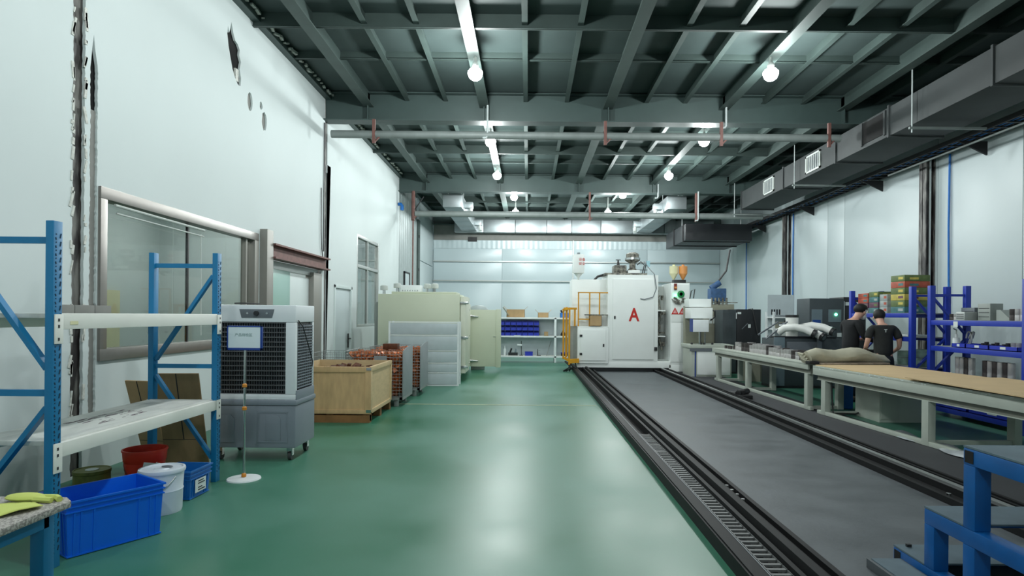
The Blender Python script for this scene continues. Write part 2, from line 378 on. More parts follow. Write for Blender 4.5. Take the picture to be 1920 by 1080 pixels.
# side room seen through the glass
struct(bx(-7.9, 4.8, 0, -7.8, 20.4, 3.9).obj('side_room_wall', M_whitepan, wl))
struct(bx(-7.8, 4.8, 0, XL-.17, 4.9, 3.9).obj('side_room_wall', M_whitepan, wl))
struct(bx(-7.8, 13.0, 0, XL-.17, 13.1, 3.9).obj('side_room_wall', M_whitepan, wl))
struct(bx(-7.8, 20.3, 0, XL-.17, 20.4, 3.9).obj('side_room_wall', M_whitepan, wl))
struct(bx(-7.9, 4.8, 3.9, XL-.17, 20.4, 4.0).obj('side_room_ceiling', M_whitepan, wl))
struct(bx(-7.8, 8.5, 0, -7.2, 8.9, 3.9).obj('side_room_pillar', M_wall, wl))
struct(bx(-7.8, 10.6, .9, -7.72, 11.6, 2.0).obj('side_room_window', M_cream, wl))
for x,y in ((-6.2,7.6),(-6.2,11.6),(-6.2,16.6)):  # unseen lamps added so the room behind the glass looks lit
    rl = thing('room_fill_lamp', 'unseen flat lamp added to brighten the side room behind the glass', 'lamp', (x,y,3.85), 0, 'side room lamps')
    B().box(-.6,-.1,0,.6,.1,.05).obj('housing', M_lampw, rl); B().box(-.58,-.08,-.02,.58,.08,0).obj('diffuser', M_bulb, rl)
    ld = bpy.data.lights.new('room_light','AREA'); ld.energy = 16 if y < 14 else 60; ld.color = (1,.97,.95); ld.size = 1.1; ld.size_y = .15; ld.shape = 'RECTANGLE'
    lo = bpy.data.objects.new('room_light', ld); C.objects.link(lo); lo.parent = rl; lo.location = (0,0,-.04)
# steel post, oxide lintel, sliding glass partition
struct(bx(XL-.05, 9.86, 0, XL+.12, 10.1, 2.95).obj('steel_post', M_column, wl, bev=.004))
l = B().box(XL-.03,10.1,2.72,XL+.16,12.9,2.75).box(XL+.04,10.1,2.52,XL+.06,12.9,2.73).box(XL-.03,10.1,2.5,XL+.16,12.9,2.53)
struct(l.obj('lintel', M_rust, wl, label='red oxide steel I-beam lintel'))
W2 = sempty('door_1', (XL,11.4,0))
struct(bx(-.1,-1.28,.05,-.07,-.1,2.36).obj('pane', M_frost, W2, bev=.003, label='green frosted glass pane'))
struct(bx(-.14,-.1,.05,-.08,.9,2.3).obj('door_panel', M_whitepan, W2, bev=.004))
struct(bx(-.15,-1.28,2.36,-.06,1.38,2.5).obj('door_track', M_alu, W2))
struct(bx(-.15,.9,0,.02,1.38,2.42).obj('door_pillar', M_column, W2, bev=.005))
# room door and second window
D1 = sempty('door_2', (XL,14.32,0))
f = B(); f.box(-.1,-.68,0,.02,-.61,2.25); f.box(-.1,.61,0,.02,.68,2.25); f.box(-.1,-.68,2.18,.02,.68,2.25)
struct(f.obj('door_frame', M_whitepan, D1, bev=.003))
struct(bx(-.08,-.6,.01,-.03,.6,2.17).obj('door_panel', M_panel, D1, bev=.004))
h = B().box(-.03,.47,.78,-.015,.55,1.12).cyl((-.02,.51,1.0),(.04,.51,1.0),.015,8).bar((.04,.51,1.0),(.04,.33,1.0),.02,.02)
h.obj('door_handle', M_dark, D1)
for z in (.3,1.0,1.9): bx(-.03,-.62,z,-.01,-.58,z+.12).obj('hinge', M_dark, D1)
W3 = sempty('window_2', (XL,16.585,0))
f = B()
for a in ((-1.13,1.26,-1.05,3.62),(1.05,1.26,1.13,3.62),(-1.05,1.26,1.05,1.33),(-1.05,3.54,1.05,3.62),(-1.05,2.78,1.05,2.86)): f.box(-.1,a[0],a[1],0,a[2],a[3])
struct(f.obj('window_frame', M_alu, W3, bev=.003))
struct(bx(-.09,-.04,2.86,-.02,.04,3.54).obj('mullion', M_alu, W3)); struct(bx(-.08,-.05,1.33,-.02,.05,2.78).obj('mullion', M_alu, W3))
for a in ((-1.05,-.04,2.86,3.54),(.04,1.05,2.86,3.54),(-1.05,-.05,1.33,2.78),(.05,1.05,1.33,2.78)):
    struct(bx(-.06,a[0],a[2],-.052,a[1],a[3]).obj('pane', M_glass, W3, smooth=False))
for y,zz in ((-.62,1.9),(.55,1.4)):
    c = B(); pr = []
    for k in range(25): pr.append((-.14+.02*math.sin(k*1.3), y-.36+.72*k/24))
    c.prism(pr+[(p[0]-.006,p[1]) for p in reversed(pr)], zz, 2.78); c.obj('curtain', M_signw, W3)

# ------------------------------------------------------------------ right wall of panels
wr = struct(bx(XR+.06, YF, 0, XR+.2, YB, 6.3).obj('wall_right', M_greywall, smooth=False))
seams = [YF, -1, 2.2, 5.4, 8.2, 10.8, 13.05, 16.9, 17.85, 20.2, 20.75, 24.3, 26.1, YB]
for a,b in zip(seams[:-1], seams[1:]):
    struct(bx(XR, a+.008, 0, XR+.06, b-.008, 6.3).obj('wall_panel', M_panel, wr, bev=.004))
for y in (5.6, 13.25, 20.45):
    cc = B().box(XR-.2,y-.12,0,XR-.18,y+.12,5.1).box(XR-.02,y-.12,0,XR,y+.12,5.1).box(XR-.2,y-.01,0,XR,y+.01,5.1)
    struct(cc.obj('column', M_colsteel, wr, label='worn dark steel column standing against the panels' if y==13.25 else None))
    B().tube([(XR-.1,y-.1,0),(XR-.1,y-.1,5)],.02,8).obj('conduit', M_conduit, wr)
for y,z0 in ((12.65,1.7),(20.1,1.5),(24.4,1.5)):
    B().tube([(XR-.03,y,5.0),(XR-.035,y+.01,3.5),(XR-.03,y-.01,z0)],.02,8).obj('cable_drop', M_cable, wr, label='blue cable running down the wall')
B().box(XR-.02,9.0,2.5,XR,9.3,2.9).obj('notice_sheet', M_label, wr)
B().box(XR-.015,9.9,2.2,XR,10.3,2.7).obj('notice_sheet', M_label, wr)
# ------------------------------------------------------------------ back wall
wb = struct(bx(XL-.2, YB+.05, 0, XR+.2, YB+.2, 6.3).obj('wall_back', M_back, smooth=False))
rows = [(0,3.05),(3.05,3.98),(3.98,4.62)]
xs = [XL, -1.2, 2.05, 5.4, XR]
for z0,z1 in rows:
    for a,b in zip(xs[:-1], xs[1:]): struct(bx(a+.006, YB, z0+.02, b-.006, YB+.05, z1-.02).obj('wall_panel', M_back, wb, bev=.004))
g = B(); n = 116; pr = [(XL+ (XR-XL)*k/n, YB+.02+(.007 if (k%2) else 0)) for k in range(n+1)]
g.prism(pr+[(XR,YB+.06),(XL,YB+.06)], 4.62, 4.98); struct(g.obj('corrugated_skylight', M_back, wb, smooth=False))
struct(bx(XL, YB, 5.0, XR, YB+.05, 6.3).obj('wall_panel', M_greywall, wb))
for z in (3.12, 4.0):
    struct(B().box(XL,YB-.07,z,XR,YB,z+.05).obj('girt', M_alu, wb))
struct(B().box(2.0,YB-.03,2.0,2.06,YB,5.0).obj('girt', M_alu, wb))
bx(-2.75,YB-.03,4.93,-2.35,YB,5.13).obj('vent_grille', M_dark, wb)
wf = struct(bx(XL-.2, YF-.2, 0, XR+.2, YF, 6.3).obj('wall_front', M_wall, smooth=False))

# ------------------------------------------------------------------ roof
ce = struct(bx(XL-.2, YF-.2, ZR+.02, XR+.2, YB+.2, ZR+.15).obj('ceiling', M_roof, smooth=False))
longs = [-3.4, -.96, 1.65, 4.1, 6.6]
allx = []
edges = [XL]+longs+[XR]
for a,b in zip(edges[:-1], edges[1:]):
    k = 3 if b-a > 1.5 else 1
    allx += [a+(b-a)*i/k for i in range(1,k)]
for x in longs:
    f = B().box(x-.1,YF,5.97,x+.1,YB,5.995).box(x-.01,YF,5.99,x+.01,YB,ZR)
    struct(f.obj('roof_beam', M_steel, ce, smooth=False))
for x in allx:
    struct(B().box(x-.045,YF,6.11,x+.045,YB,6.12).box(x-.008,YF,6.12,x+.008,YB,ZR).obj('roof_joist', M_steel, ce, smooth=False))
mains = [-1.8, 5.6, 13.0, 20.4, 27.75]
ys = []
for m_ in mains:
    struct(B().box(XL,m_-.16,5.66,XR,m_+.16,5.685).box(XL,m_-.015,5.68,XR,m_+.015,ZR).box(XL,m_-.14,6.24,XR,m_+.14,6.26).obj('main_beam', M_cross, ce, smooth=False))
    for x in longs: struct(bx(x-.01,m_-.15,5.68,x+.01,m_+.15,6.25).obj('stiffener', M_cross, ce, smooth=False))
    for d in (2.05, 3.45, 4.9, 6.2):
        if m_-d > YF:
            ys.append(m_-d); z = 6.05 if d in (3.45, 6.2) else 6.14
            struct(B().box(XL,m_-d-.03,z,XR,m_-d+.03,z+.01).box(XL,m_-d-.008,z,XR,m_-d+.008,ZR).obj('cross_joist', M_steel, ce, smooth=False))
# roof plates, one per bay between joists
px = sorted([XL, XR]+longs+allx); py = sorted([YF, YB]+mains+ys)
meshes = {}
for a,b in zip(px[:-1], px[1:]):
    for c,d in zip(py[:-1], py[1:]):
        if d < 3: continue
        key = (round(b-a,3), round(d-c,3))
        if key not in meshes:
            o = B().box(.01-(b-a)/2,.01-(d-c)/2,0,(b-a)/2-.01,(d-c)/2-.01,.02).obj('roof_plate', M_roof, ce, smooth=False); meshes[key] = o.data
        else: o = bpy.data.objects.new('roof_plate', meshes[key]); C.objects.link(o); o.parent = ce
        o.location = ((a+b)/2,(c+d)/2,ZR-.02); struct(o)

# ------------------------------------------------------------------ overhead services
def pipe(y, z, x0, x1, r, label, m, brk):
    t = thing('overhead_pipe', label, 'pipe', (0,y,z))
    B().tube([(x0,0,0),(x1,0,0)], r, 14).obj('pipe', m, t)
    for x in brk:
        b = B().box(x-.03,-.03,-.2,x+.03,-r,5.66-z); b.bar((x,-.03,-.18),(x+.12,-.03,-.05),.03,.03); b.obj('bracket', M_rust, t, label='brown rusty bracket')
    return t
pipe(12.85, 5.36, -4.15, 6.5, .08, 'long pale grey pipe hung under the nearest cross beam', M_pipe, (-3.25, 1.58, 4.0, 6.25))
pipe(20.25, 4.92, -3.75, 7.7, .10, 'long grey steel pipe hung across the hall under the far cross beam', M_pipe, (-3.8, 2.0, 5.5))
t = thing('corner_strut', 'brown steel hanger post in the left corner under the far beam', 'steel post', (-3.83,20.3,4.7))
B().box(-.05,-.05,0,.05,.05,.95).box(-.02,-.02,-3.0,.02,.02,0).obj('post', M_rust, t); B().bar((-.05,0,.2),(.35,0,.8),.03,.03).obj('brace', M_dark, t)
t = thing('blue_pipe_bend', 'blue plastic pipe bend up in the corner by the ledge', 'pipe', (-4.2,20.2,5.02))
B().tube([(.02,0,0),(.02,0,.14),(-.02,0,.2),(-.1,0,.2)],.055,10).obj('pipe', M_cable, t)
# hanging bulbs
for i,(x,y,z) in enumerate(LAMPS):
    places = ['nearest lit bulb, left of centre','nearest lit bulb on the right','bulb behind the pipe, left of centre','small bulb just behind the pipe on the right','bright bulb before the far beam, left of centre','bright bulb before the far beam on the right',
      'bulb just behind the far beam, left','lowest far bulb, left of centre','lowest far bulb, right of centre','far bulb highest on the right','bulb','bulb','bulb','bulb']
    t = thing('pendant_bulb', 'glowing white round '+places[i]+' under the roof' if i < 10 else 'glowing round bulb added out of view near the camera', 'lamp', (x,y,z), 0, 'hanging bulbs')
    B().lathe([(.0,-.13),(.055,-.12),(.1,-.085),(.125,-.02),(.125,.02),(.09,.06),(.055,.075)],20).obj('bulb', M_bulb, t)
    B().lathe([(.055,.076),(.06,.12),(.045,.17),(.03,.175),(.02,(5.97 if i < 6 or i > 9 else ZR-.02)-z)],14).obj('socket', M_lampw, t)
    ld = bpy.data.lights.new('bulb_light','POINT'); ld.energy = LAMP_W; ld.color = LAMP_C; ld.shadow_soft_size = .12
    lo = bpy.data.objects.new('bulb_light', ld); C.objects.link(lo); lo.parent = t; lo.location = (0,0,-.28)
# conduits and hooks by the beams
for x,y,z0,z1,lb in ((-.88,12.8,5.3,5.97,'thin pale conduit dropping beside the left beam to the pipe'),(4.1,12.8,5.55,5.97,'short hooked conduit at the right end of the nearest beam'),(4.25,20.2,5.5,5.95,'short hooked conduit on the far beam'),(5.55,20.1,4.75,5.7,'bent pale conduit in front of the right grey duct')):
    tag(B().tube([(x,y,z1),(x,y,z0+.04),(x-.02,y,z0),(x-.1,y,z0-.01)],.022,8).obj('conduit', M_conduit), lb, 'conduit')
# big duct along the right
dt = thing('main_duct', 'long dark grey rectangular duct along the right side under the roof', 'duct', (7.3,0,5.05))
for a,b in ((-1,2.4),(2.4,5.2),(5.2,7.6),(7.6,9.0),(9.0,11.6),(11.6,13.6),(13.6,16.4),(16.4,19.6)):
    B().box(-.5,a+.01,0,.5,b-.01,.55).obj('duct_section', M_duct, dt, bev=.01)
    B().box(-.53,b-.025,-.03,.53,b+.025,.58).obj('flange', M_duct, dt, bev=.005)
for y in (14.3,17.0):
    f = B().box(-.53,y,.06,-.5,y+.75,.1).box(-.53,y,.44,-.5,y+.75,.48).box(-.53,y,.06,-.5,y+.05,.48).box(-.53,y+.7,.06,-.5,y+.75,.48)
    for k in range(6): f.box(-.525,y+.1+k*.11,.08,-.505,y+.12+k*.11,.46)
    f.obj('vent_grille', M_lampw, dt); bx(-.506,y+.03,.08,-.502,y+.72,.46).obj('vent_opening', M_grey, dt)
f = bx(-.515,11.75,.08,-.495,12.5,.5).obj('vent_opening', M_black, dt)
B().box(-.53,11.7,.05,-.5,11.75,.52).box(-.53,12.5,.05,-.5,12.55,.52).obj('vent_grille', M_duct, dt)
for y in (10.75, 15.5, 20.0):
    hg = thing('duct_hanger', {10.75:'pale threaded rod and bar holding the duct, nearest of three',15.5:'pale hanger rod in front of the duct, middle of three',20.0:'pale hanger rod and bar at the far end of the duct'}[y], 'hanger', (6.7,y,4.94))
    B().cyl((0,0,-.08),(0,0,1.02),.012,8).obj('rod', M_conduit, hg); B().box(-.05,-.02,-.02,1.3,.02,.02).obj('bar', M_pipe, hg)
dt = thing('black_duct_box', 'black duct box hanging at the far right corner below the pipe', 'duct', (6.75,23.0,4.35))
B().box(-1.1,-.9,0,1.3,2.2,.6).obj('duct_section', M_blackcab, dt, bev=.02)
B().box(-1.13,-.6,-.03,1.33,-.55,.63).obj('flange', M_dark, dt); B().box(-1.13,.8,-.03,1.33,.85,.63).obj('flange', M_dark, dt)
B().cyl((-1.0,0,.6),(-1.0,0,1.93),.02,6).obj('hanger', M_conduit, dt); B().cyl((1.2,0,.6),(1.2,0,1.93),.02,6).obj('hanger', M_conduit, dt)
for nm,x,x1,lb in (('side_duct',-2.95,-2.3,'galvanised square duct running back along the left of the far bay'),('side_duct',4.75,5.4,'galvanised square duct running back along the right of the far bay')):
    t = thing(nm, lb, 'duct', (x,21,5.28))
    for a,b in ((0,1.6),(1.6,3.2),(3.2,4.8),(4.8,6.1)): B().box(0,a+.01,0,x1-x,b-.01,.45).obj('duct_section', M_galv, t, bev=.008)
    for y in (.8,5.0):
        s_ = 1 if x < 0 else -1; xx = (x1-x) if x < 0 else 0
        B().box(min(xx,xx+s_*.3),y,.12,max(xx,xx+s_*.3),y+.3,.33).obj('branch_box', M_galv, t, bev=.005)
        B().tube([(xx+s_*.22,y+.15,.12),(xx+s_*.22,y+.15,.0),(xx+s_*.24,y+.1,-.1)],.07,10).obj('nozzle', M_lampw, t)
    B().cyl((.05,1,.45),(.05,1,1.0),.012,6).cyl((x1-x-.05,1,.45),(x1-x-.05,1,1.0),.012,6).obj('hanger', M_conduit, t)
t = thing('end_duct', 'wide galvanised duct across the top of the back wall', 'duct', (0,27.15,5.26))
for a,b in ((-3.3,-2.0),(-2.0,-.6),(-.6,.8),(.8,1.9),(1.9,3.2),(3.2,4.6),(4.6,6.0),(6.0,8.2)): B().box(a+.01,0,0,b-.01,.4,.56).obj('duct_section', M_galv, t, bev=.01)
# cable tray on the right wall
ct = thing('cable_tray', 'black ladder cable tray with blue cables along the right wall', 'cable tray', (8.35,0,4.98))
B().box(-.22,-1,0,-.19,26,.09).box(.19,-1,0,.22,26,.09).obj('side_rail', M_tray, ct)
r_ = B()
for k in range(88): r_.box(-.2,-.9+k*.3,.0,.2,-.86+k*.3,.02)
r_.obj('rungs', M_tray, ct)['kind'] = 'stuff'
for k in range(5):
    B().tube([(-.14+k*.06+.03*math.sin(j*1.7+k), -1+j*1.35, .035+.01*math.sin(j+k)) for j in range(21)], .012, 6).obj('cable', M_cable if k%2 else M_tray, ct)
for y in (4.2,8.0,11.6,15.0,18.6,22.4):
    B().prism([(-.25,-.02),(.3,-.02),(.3,-.28)], y-.02, y+.02, lambda a,b,c:(a,c,b)).obj('wall_bracket', M_tray, ct)
tag(B().tube([(8.2,9.5,4.86),(8.2,14,4.86)],.02,8).obj('conduit', M_pipe), 'straight grey conduit running under the cable tray on the right', 'conduit')

# ------------------------------------------------------------------ track
tr = thing('machine_track', 'left machine track, black steel trough with a cable chain', 'rail', (1.6,0,0))
B().box(-.30,-1.5,0,-.285,17.9,.10).box(-.285,-1.5,.09,-.19,17.9,.11).obj('side_plate', M_rail, tr, smooth=False)
B().box(-.20,-1.5,0,.30,17.9,.03).obj('trough', M_rail, tr, smooth=False)
B().box(-.035,-1.5,.03,.0,17.9,.13).obj('divider', M_rail, tr, smooth=False)
B().prism([(.02,.03),(.17,.03),(.13,.1),(.10,.15),(.05,.15)], -1.5, 17.9, lambda a,b,c:(a,c,b)).obj('guide_rail', M_rail, tr, smooth=False)
B().box(.26,-1.5,0,.30,17.9,.07).box(.2,-1.5,.03,.22,17.9,.06).obj('side_plate', M_rail, tr, smooth=False)
B().box(-.195,-1.5,.11,-.188,17.9,.114).obj('edge_strip', M_grey, tr, smooth=False)
link = None
for k in range(66):
    y = 2.9+k*.075
    if link is None:
        link = B().box(-.165,0,.085,-.045,.026,.097).box(-.17,0,.03,-.162,.066,.1).box(-.048,0,.03,-.04,.066,.1).obj('chain_link', M_chain, tr, smooth=False, loc=(0,y,0))
    else: dup(link, tr, (0,y,0))
bb = None
for k in range(4):
    for y0 in (5.2,):
        o = B().cyl((0,0,0),(0,0,.03),.016,8).obj('bolt', M_railtop, tr, loc=(.235,y0+k*.14,.03))
tr = thing('machine_track', 'right machine track, black steel rail with a bright head', 'rail', (3.85,0,0))
B().box(-.24,-1.5,0,-.20,17.9,.07).box(-.2,-1.5,0,.24,17.9,.03).box(.2,-1.5,0,.24,17.9,.09).box(.1,-1.5,.03,.13,17.9,.1).obj('trough', M_rail, tr, smooth=False)
B().box(-.04,-1.5,.03,.04,17.9,.09).obj('rail_web', M_rail, tr, smooth=False)
B().box(-.03,-1.5,.09,.03,17.9,.115).obj('rail_head', M_railtop, tr, smooth=False)
for k in range(4): B().cyl((0,0,0),(0,0,.03),.02,8).obj('bolt', M_chrome, tr, loc=(-.12,4.7+k*.24,.03))
t = thing('track_stop', 'dark rubbery end stop lying beside the right rail', 'stopper', (4.2,12.05,.008))
B().box(-.12,-.2,0,.16,.25,.08).cyl((-.1,-.1,.1),(.18,.15,.12),.06,10).box(-.05,-.1,.08,.05,.1,.16).obj('block', M_dark, t, bev=.01)
B().tube([(.1,.2,.06),(-.2,.7,.05),(-.25,1.3,.02)],.025,8).obj('cable', M_dark, t)

# ------------------------------------------------------------------ blue and white racks on the left
def post(h, w=.05, d=.075):
    b = B().box(-w/2,-d/2,0,w/2,d/2,h); return b
def long_rack(label):
    t = thing('storage_rack', label, 'rack', (-3.255,4.82,0))
    # local: x -.305 back post, +.305 front post ; y -1 near, +1 far
    for y in (-1.0, 1.0):
        for x in (-.3, .3):
            p = post(2.16).obj('upright', M_blue, t, loc=(x,y,0), bev=.004)
            if x > 0:
                s_ = B()
                for k in range(40):
                    z = .1+k*.05
                    s_.cbox((.026, -.018, z), (.002,.008,.016), (R(18),0,0)); s_.cbox((.026, .02, z+.02), (.002,.008,.03), (R(-14),0,0))
                    s_.cbox((.026,-.016,z+.028),(.002,.007,.007))
                s_.obj('slot_row', M_hole, p)['kind'] = 'stuff'
        for z in (1.09, 2.04): B().box(-.28,y-.015,z-.02,.28,y+.015,z+.02).obj('cross_bar', M_blue, t)
        if y > 0:
            B().bar((.27,y,1.95),(-.27,y,1.15),.03,.045,(0,1,0)).obj('diagonal_brace', M_blue, t); B().bar((-.27,y,1.0),(.27,y,.22),.03,.045,(0,1,0)).obj('diagonal_brace', M_blue, t)
        else:
            B().bar((-.27,y,1.98),(.27,y,1.24),.03,.045,(0,1,0)).obj('diagonal_brace', M_blue, t); B().bar((.27,y,1.0),(-.27,y,.3),.03,.045,(0,1,0)).obj('diagonal_brace', M_blue, t)
    for z in (1.585, .78):
        for x in (-.3, .3):
            s_ = 1 if x > 0 else -1
            b = B().box(x+s_*.005-.02,-.965,z-.10,x+s_*.005+.02,.965,z-.01 if z<1 else z)
            b.box(x+s_*.03-.004,-1.03,z-.19,x+s_*.03+.004,-.96,z-.005).box(x+s_*.03-.004,.96,z-.19,x+s_*.03+.004,1.03,z-.005)
            be = b.obj('beam', M_beamw, t, bev=.003)
            if x > 0:
                q = B()
                for yy in (-1.0,1.0):
                    for dz in (.03,.07,.15): q.cbox((x+.0355,yy,z-dz-.01),(.002,.012,.018))
                q.obj('bolt_hole', M_ink, be)
        B().box(-.29,-.96,z-.03,.29,.96,z).obj('shelf_board', M_board, t, bev=.003)
    B().cbox((.327,-.86,1.525),(.001,.07,.022)).obj('sticker', M_cream, t)
    return t
rk = long_rack('blue steel rack with two white shelves beside the left wall')
# marks on the lower board
q = B(); rr = random.Random(4)
for k in range(60): q.cbox((rr.uniform(-.12,.14), rr.uniform(-.35,.3), .7812), (rr.uniform(.003,.008), rr.uniform(.02,.09), .0006), (0,0,rr.uniform(-.15,.15)))
o = q.obj('printed_marks', cm('purple_print',(96,72,90)), rk); o['kind'] = 'stuff'
# bench, bottom left
t = thing('work_bench', 'low bench with speckled grey top and blue legs at the lower left', 'bench', (-2.45,2.2,0))
B().prism([(-.7,-1.4),(.42,-1.4),(.42,.535),(.36,.59),(-.7,.59)], .725, .755).obj('bench_top', M_bench, t, bev=.003)
for x,y in ((.32,.5),(-.6,.5),(.32,-1.2),(-.6,-1.2)): B().box(x-.03,y-.03,0,x+.03,y+.03,.725).obj('leg', M_blue, t, bev=.003)
B().box(.29,-1.2,.65,.35,.5,.72).box(-.6,.47,.65,.3,.53,.72).obj('frame', M_blue, t)
B().box(-.6,.475,.3,.3,.525,.34).obj('cross_bar', M_blue, t)
cl = B(); nx, ny = 22, 14; vs = []; fs = []
rr = random.Random(9)
for j in range(ny+1):
    for i in range(nx+1):
        u = i/nx; v = j/ny
        x = -.5+u*.58*(1-.08*math.sin(v*5)); y = -.26+v*.46*(1-.3*u)+.03*math.sin(u*9)
        z = .758+.006*(1+math.sin(u*11+v*4))*abs(math.sin(v*5+1))+.004*rr.random()
        vs.append((x,y,z)); 
for j in range(ny):
    for i in range(nx): a = j*(nx+1)+i; fs.append((a,a+1,a+nx+2,a+nx+1))
cl.add(vs,fs); o = cl.obj('cloth', M_cloth, loc=(-2.2,2.56,0)); so = o.modifiers.new('s','SOLIDIFY'); so.thickness = .004; so.offset = 1
tag(o, 'crumpled yellow-green cloth lying on the speckled bench', 'cloth')
t = thing('yellow_glove', 'small yellow glove on the back edge of the speckled bench', 'glove', (-2.22,2.72,.756))
B().sphere((0,0,.018),.06,12,8,(1.5,.7,.3)).tube([(.05,.01,.015),(.12,.02,.012),(.15,.0,.01)],.014,6).tube([(.05,-.02,.015),(.13,-.02,.012)],.013,6).obj('glove', M_cloth, t)

# ------------------------------------------------------------------ things under the rack
def tub(name, label, m, L, W, Hh, loc, rz, ribs=True):
    t = thing(name, label, 'crate', loc, rz)
    def ring(z0,z1,dx0,dx1,th=.006):
        b = B()
        vs = []
        for z,d in ((z0,dx0),(z1,dx1)):
            for sx,sy in ((-1,-1),(1,-1),(1,1),(-1,1)): vs.append((sx*(L/2-d), sy*(W/2-d), z))
        for z,d in ((z0,dx0),(z1,dx1)):
            for sx,sy in ((-1,-1),(1,-1),(1,1),(-1,1)): vs.append((sx*(L/2-d-th), sy*(W/2-d-th), z))
        fs = []
        for k in range(4):
            n_ = (k+1)%4; fs += [(k,n_,4+n_,4+k),(8+k,12+k,12+n_,8+n_),(4+k,4+n_,12+n_,12+k),(k,8+k,8+n_,n_)]
        b.add(vs,fs); return b
    bb = ring(0.005,Hh,.03,.012); bb.box(-L/2+.03,-W/2+.03,.004,L/2-.03,W/2-.03,.012)
    bb.obj('body', m, t, smooth=False)
    rm = B()
    for dz,hh,d in ((0,.012,0),(.035,.008,.004),(.07,.008,.006)):
        rm.v += []; r1 = ring(Hh-dz-hh,Hh-dz,d,d,.014); rm.add(r1.v, r1.f)
    rm.obj('rim', m, t, smooth=False)
    if ribs:
        rb = B()
        for s_ in (-1,1):
            for x in (-L/2+.06,-L/2+.1,-L*.22,L*.22,L/2-.1,L/2-.06): rb.bar((x,s_*(W/2-.028),.01),(x,s_*(W/2-.012),Hh-.08),.008,.012,(1,0,0))
            for y in (-W/2+.06,-W/2+.1,W/2-.1,W/2-.06): rb.bar((s_*(L/2-.028),y,.01),(s_*(L/2-.012),y,Hh-.08),.008,.012,(0,1,0))
        r1 = ring(.005,.014,.022,.022,.01); rb.add(r1.v,r1.f)
        rb.obj('ribs', m, t, smooth=False)
    return t
tub('plastic_tub', 'large bright blue plastic tub beside the near rack post', M_tub, .62, .44, .37, (-2.96,4.30,0), R(56))
t = tub('plastic_crate', 'small blue crate with a white label by the far rack post', M_crateblue, .34, .32, .25, (-2.99,5.36,0), R(88))
o = B().box(-.1,-.158,.05,.06,-.155,.16).obj('paper_label', M_label, t, label='white printed paper label'); 
q = B()
for z,l_ in ((.14,.08),(.12,.1),(.085,.06),(.065,.1)): q.box(-.06,-.160,z,-.06+l_,-.158,z+.008)
q.obj('printed_lines', M_ink, o)
tag(B().lathe([(.012,.0),(.012,.2),(.02,.2),(.02,.235),(0,.24)],10).obj('metal_rod', M_ring, loc=(-3.0,5.3,.02)), 'short steel rod standing in the small blue crate', 'rod')
t = thing('paint_bucket', 'white metal bucket with lid next to the blue tub', 'bucket', (-2.93,4.93,0))
B().lathe([(0,.0),(.14,.0),(.146,.02),(.15,.17),(.154,.18),(.15,.19),(.157,.31),(.16,.33)],32).obj('body', M_bucket, t)
B().lathe([(.166,.32),(.17,.335),(.166,.35),(.15,.352),(.145,.342),(.06,.342),(.05,.35),(0,.35)],32).obj('lid', M_bucket, t)
B().tube([(.16*math.cos(a),.16*math.sin(a),.3-.12*math.sin((a+2.6)/2.2*math.pi)) for a in [R(-150)+k*R(126)/12 for k in range(13)]],.004,6).obj('bail_handle', M_chrome, t)
B().sphere((.03,.02,.355),.02,8,6,(2.4,1.2,.4)).obj('lid_smear', M_grey, t)
t = thing('red_bucket', 'red plastic bucket behind the white one under the rack', 'bucket', (-3.36,5.4,0))
B().lathe([(0,0),(.13,0),(.15,.28),(.165,.30),(.172,.385),(.178,.385),(.178,.40),(.165,.40),(.158,.3),(.14,.02),(0,.012)],32).obj('body', M_red, t)
B().tube([(.16*math.cos(a),.16*math.sin(a),.3-.13*math.sin((a+2.6)/2.2*math.pi)) for a in [R(-150)+k*R(126)/12 for k in range(13)]],.004,6).obj('bail_handle', M_chrome, t)
t = thing('plastic_sheet', 'crumpled clear plastic wrap between the red and white buckets', 'plastic wrap', (-3.06,5.13,0))
q = B(); rr = random.Random(3)
for k in range(9): q.cbox((rr.uniform(-.1,.1),rr.uniform(-.05,.05),.2+rr.uniform(0,.13)),(.14,.004,.07),(rr.uniform(-.5,.5),rr.uniform(-.4,.4),rr.uniform(-.6,.6)))
q.box(-.08,-.03,0,.08,.03,.21); q.obj('wrap', M_label, t)
t = thing('round_tin', 'round olive tin behind the blue tub at the wall', 'tin', (-3.72,5.25,0))
B().lathe([(0,0),(.135,0),(.135,.22),(.14,.225),(.14,.25),(.13,.25),(.128,.245),(0,.245)],28).obj('body', M_tin, t)
B().lathe([(.05,.246),(.05,.25),(0,.252)],16).obj('lid_label', M_label, t)
# leaning flattened cardboard
def sheet(label, x, y, w_, h_, lean, rz, m):
    t = thing('cardboard_sheet', label, 'cardboard', (x,y,0), rz)
    M = Matrix.Rotation(lean,4,'X')
    B().box(-w_/2,-.008,0,w_/2,.008,h_,M).obj('board', m, t); B().box(-w_/2,-.0095,h_*.30,w_/2,-.0085,h_*.305,M).box(-.01,-.0095,h_*.3,.0,-.0085,h_,M).obj('fold_line', M_ink, t)
    return t
sheet('brown cardboard sheet leaning behind the far rack frame, taller one', -3.52, 6.38, .42, 1.03, R(16), R(6), M_cardd)
sheet('narrow cardboard sheet leaning behind the far rack post', -3.86, 6.42, .28, .95, R(17), R(-10), M_card)
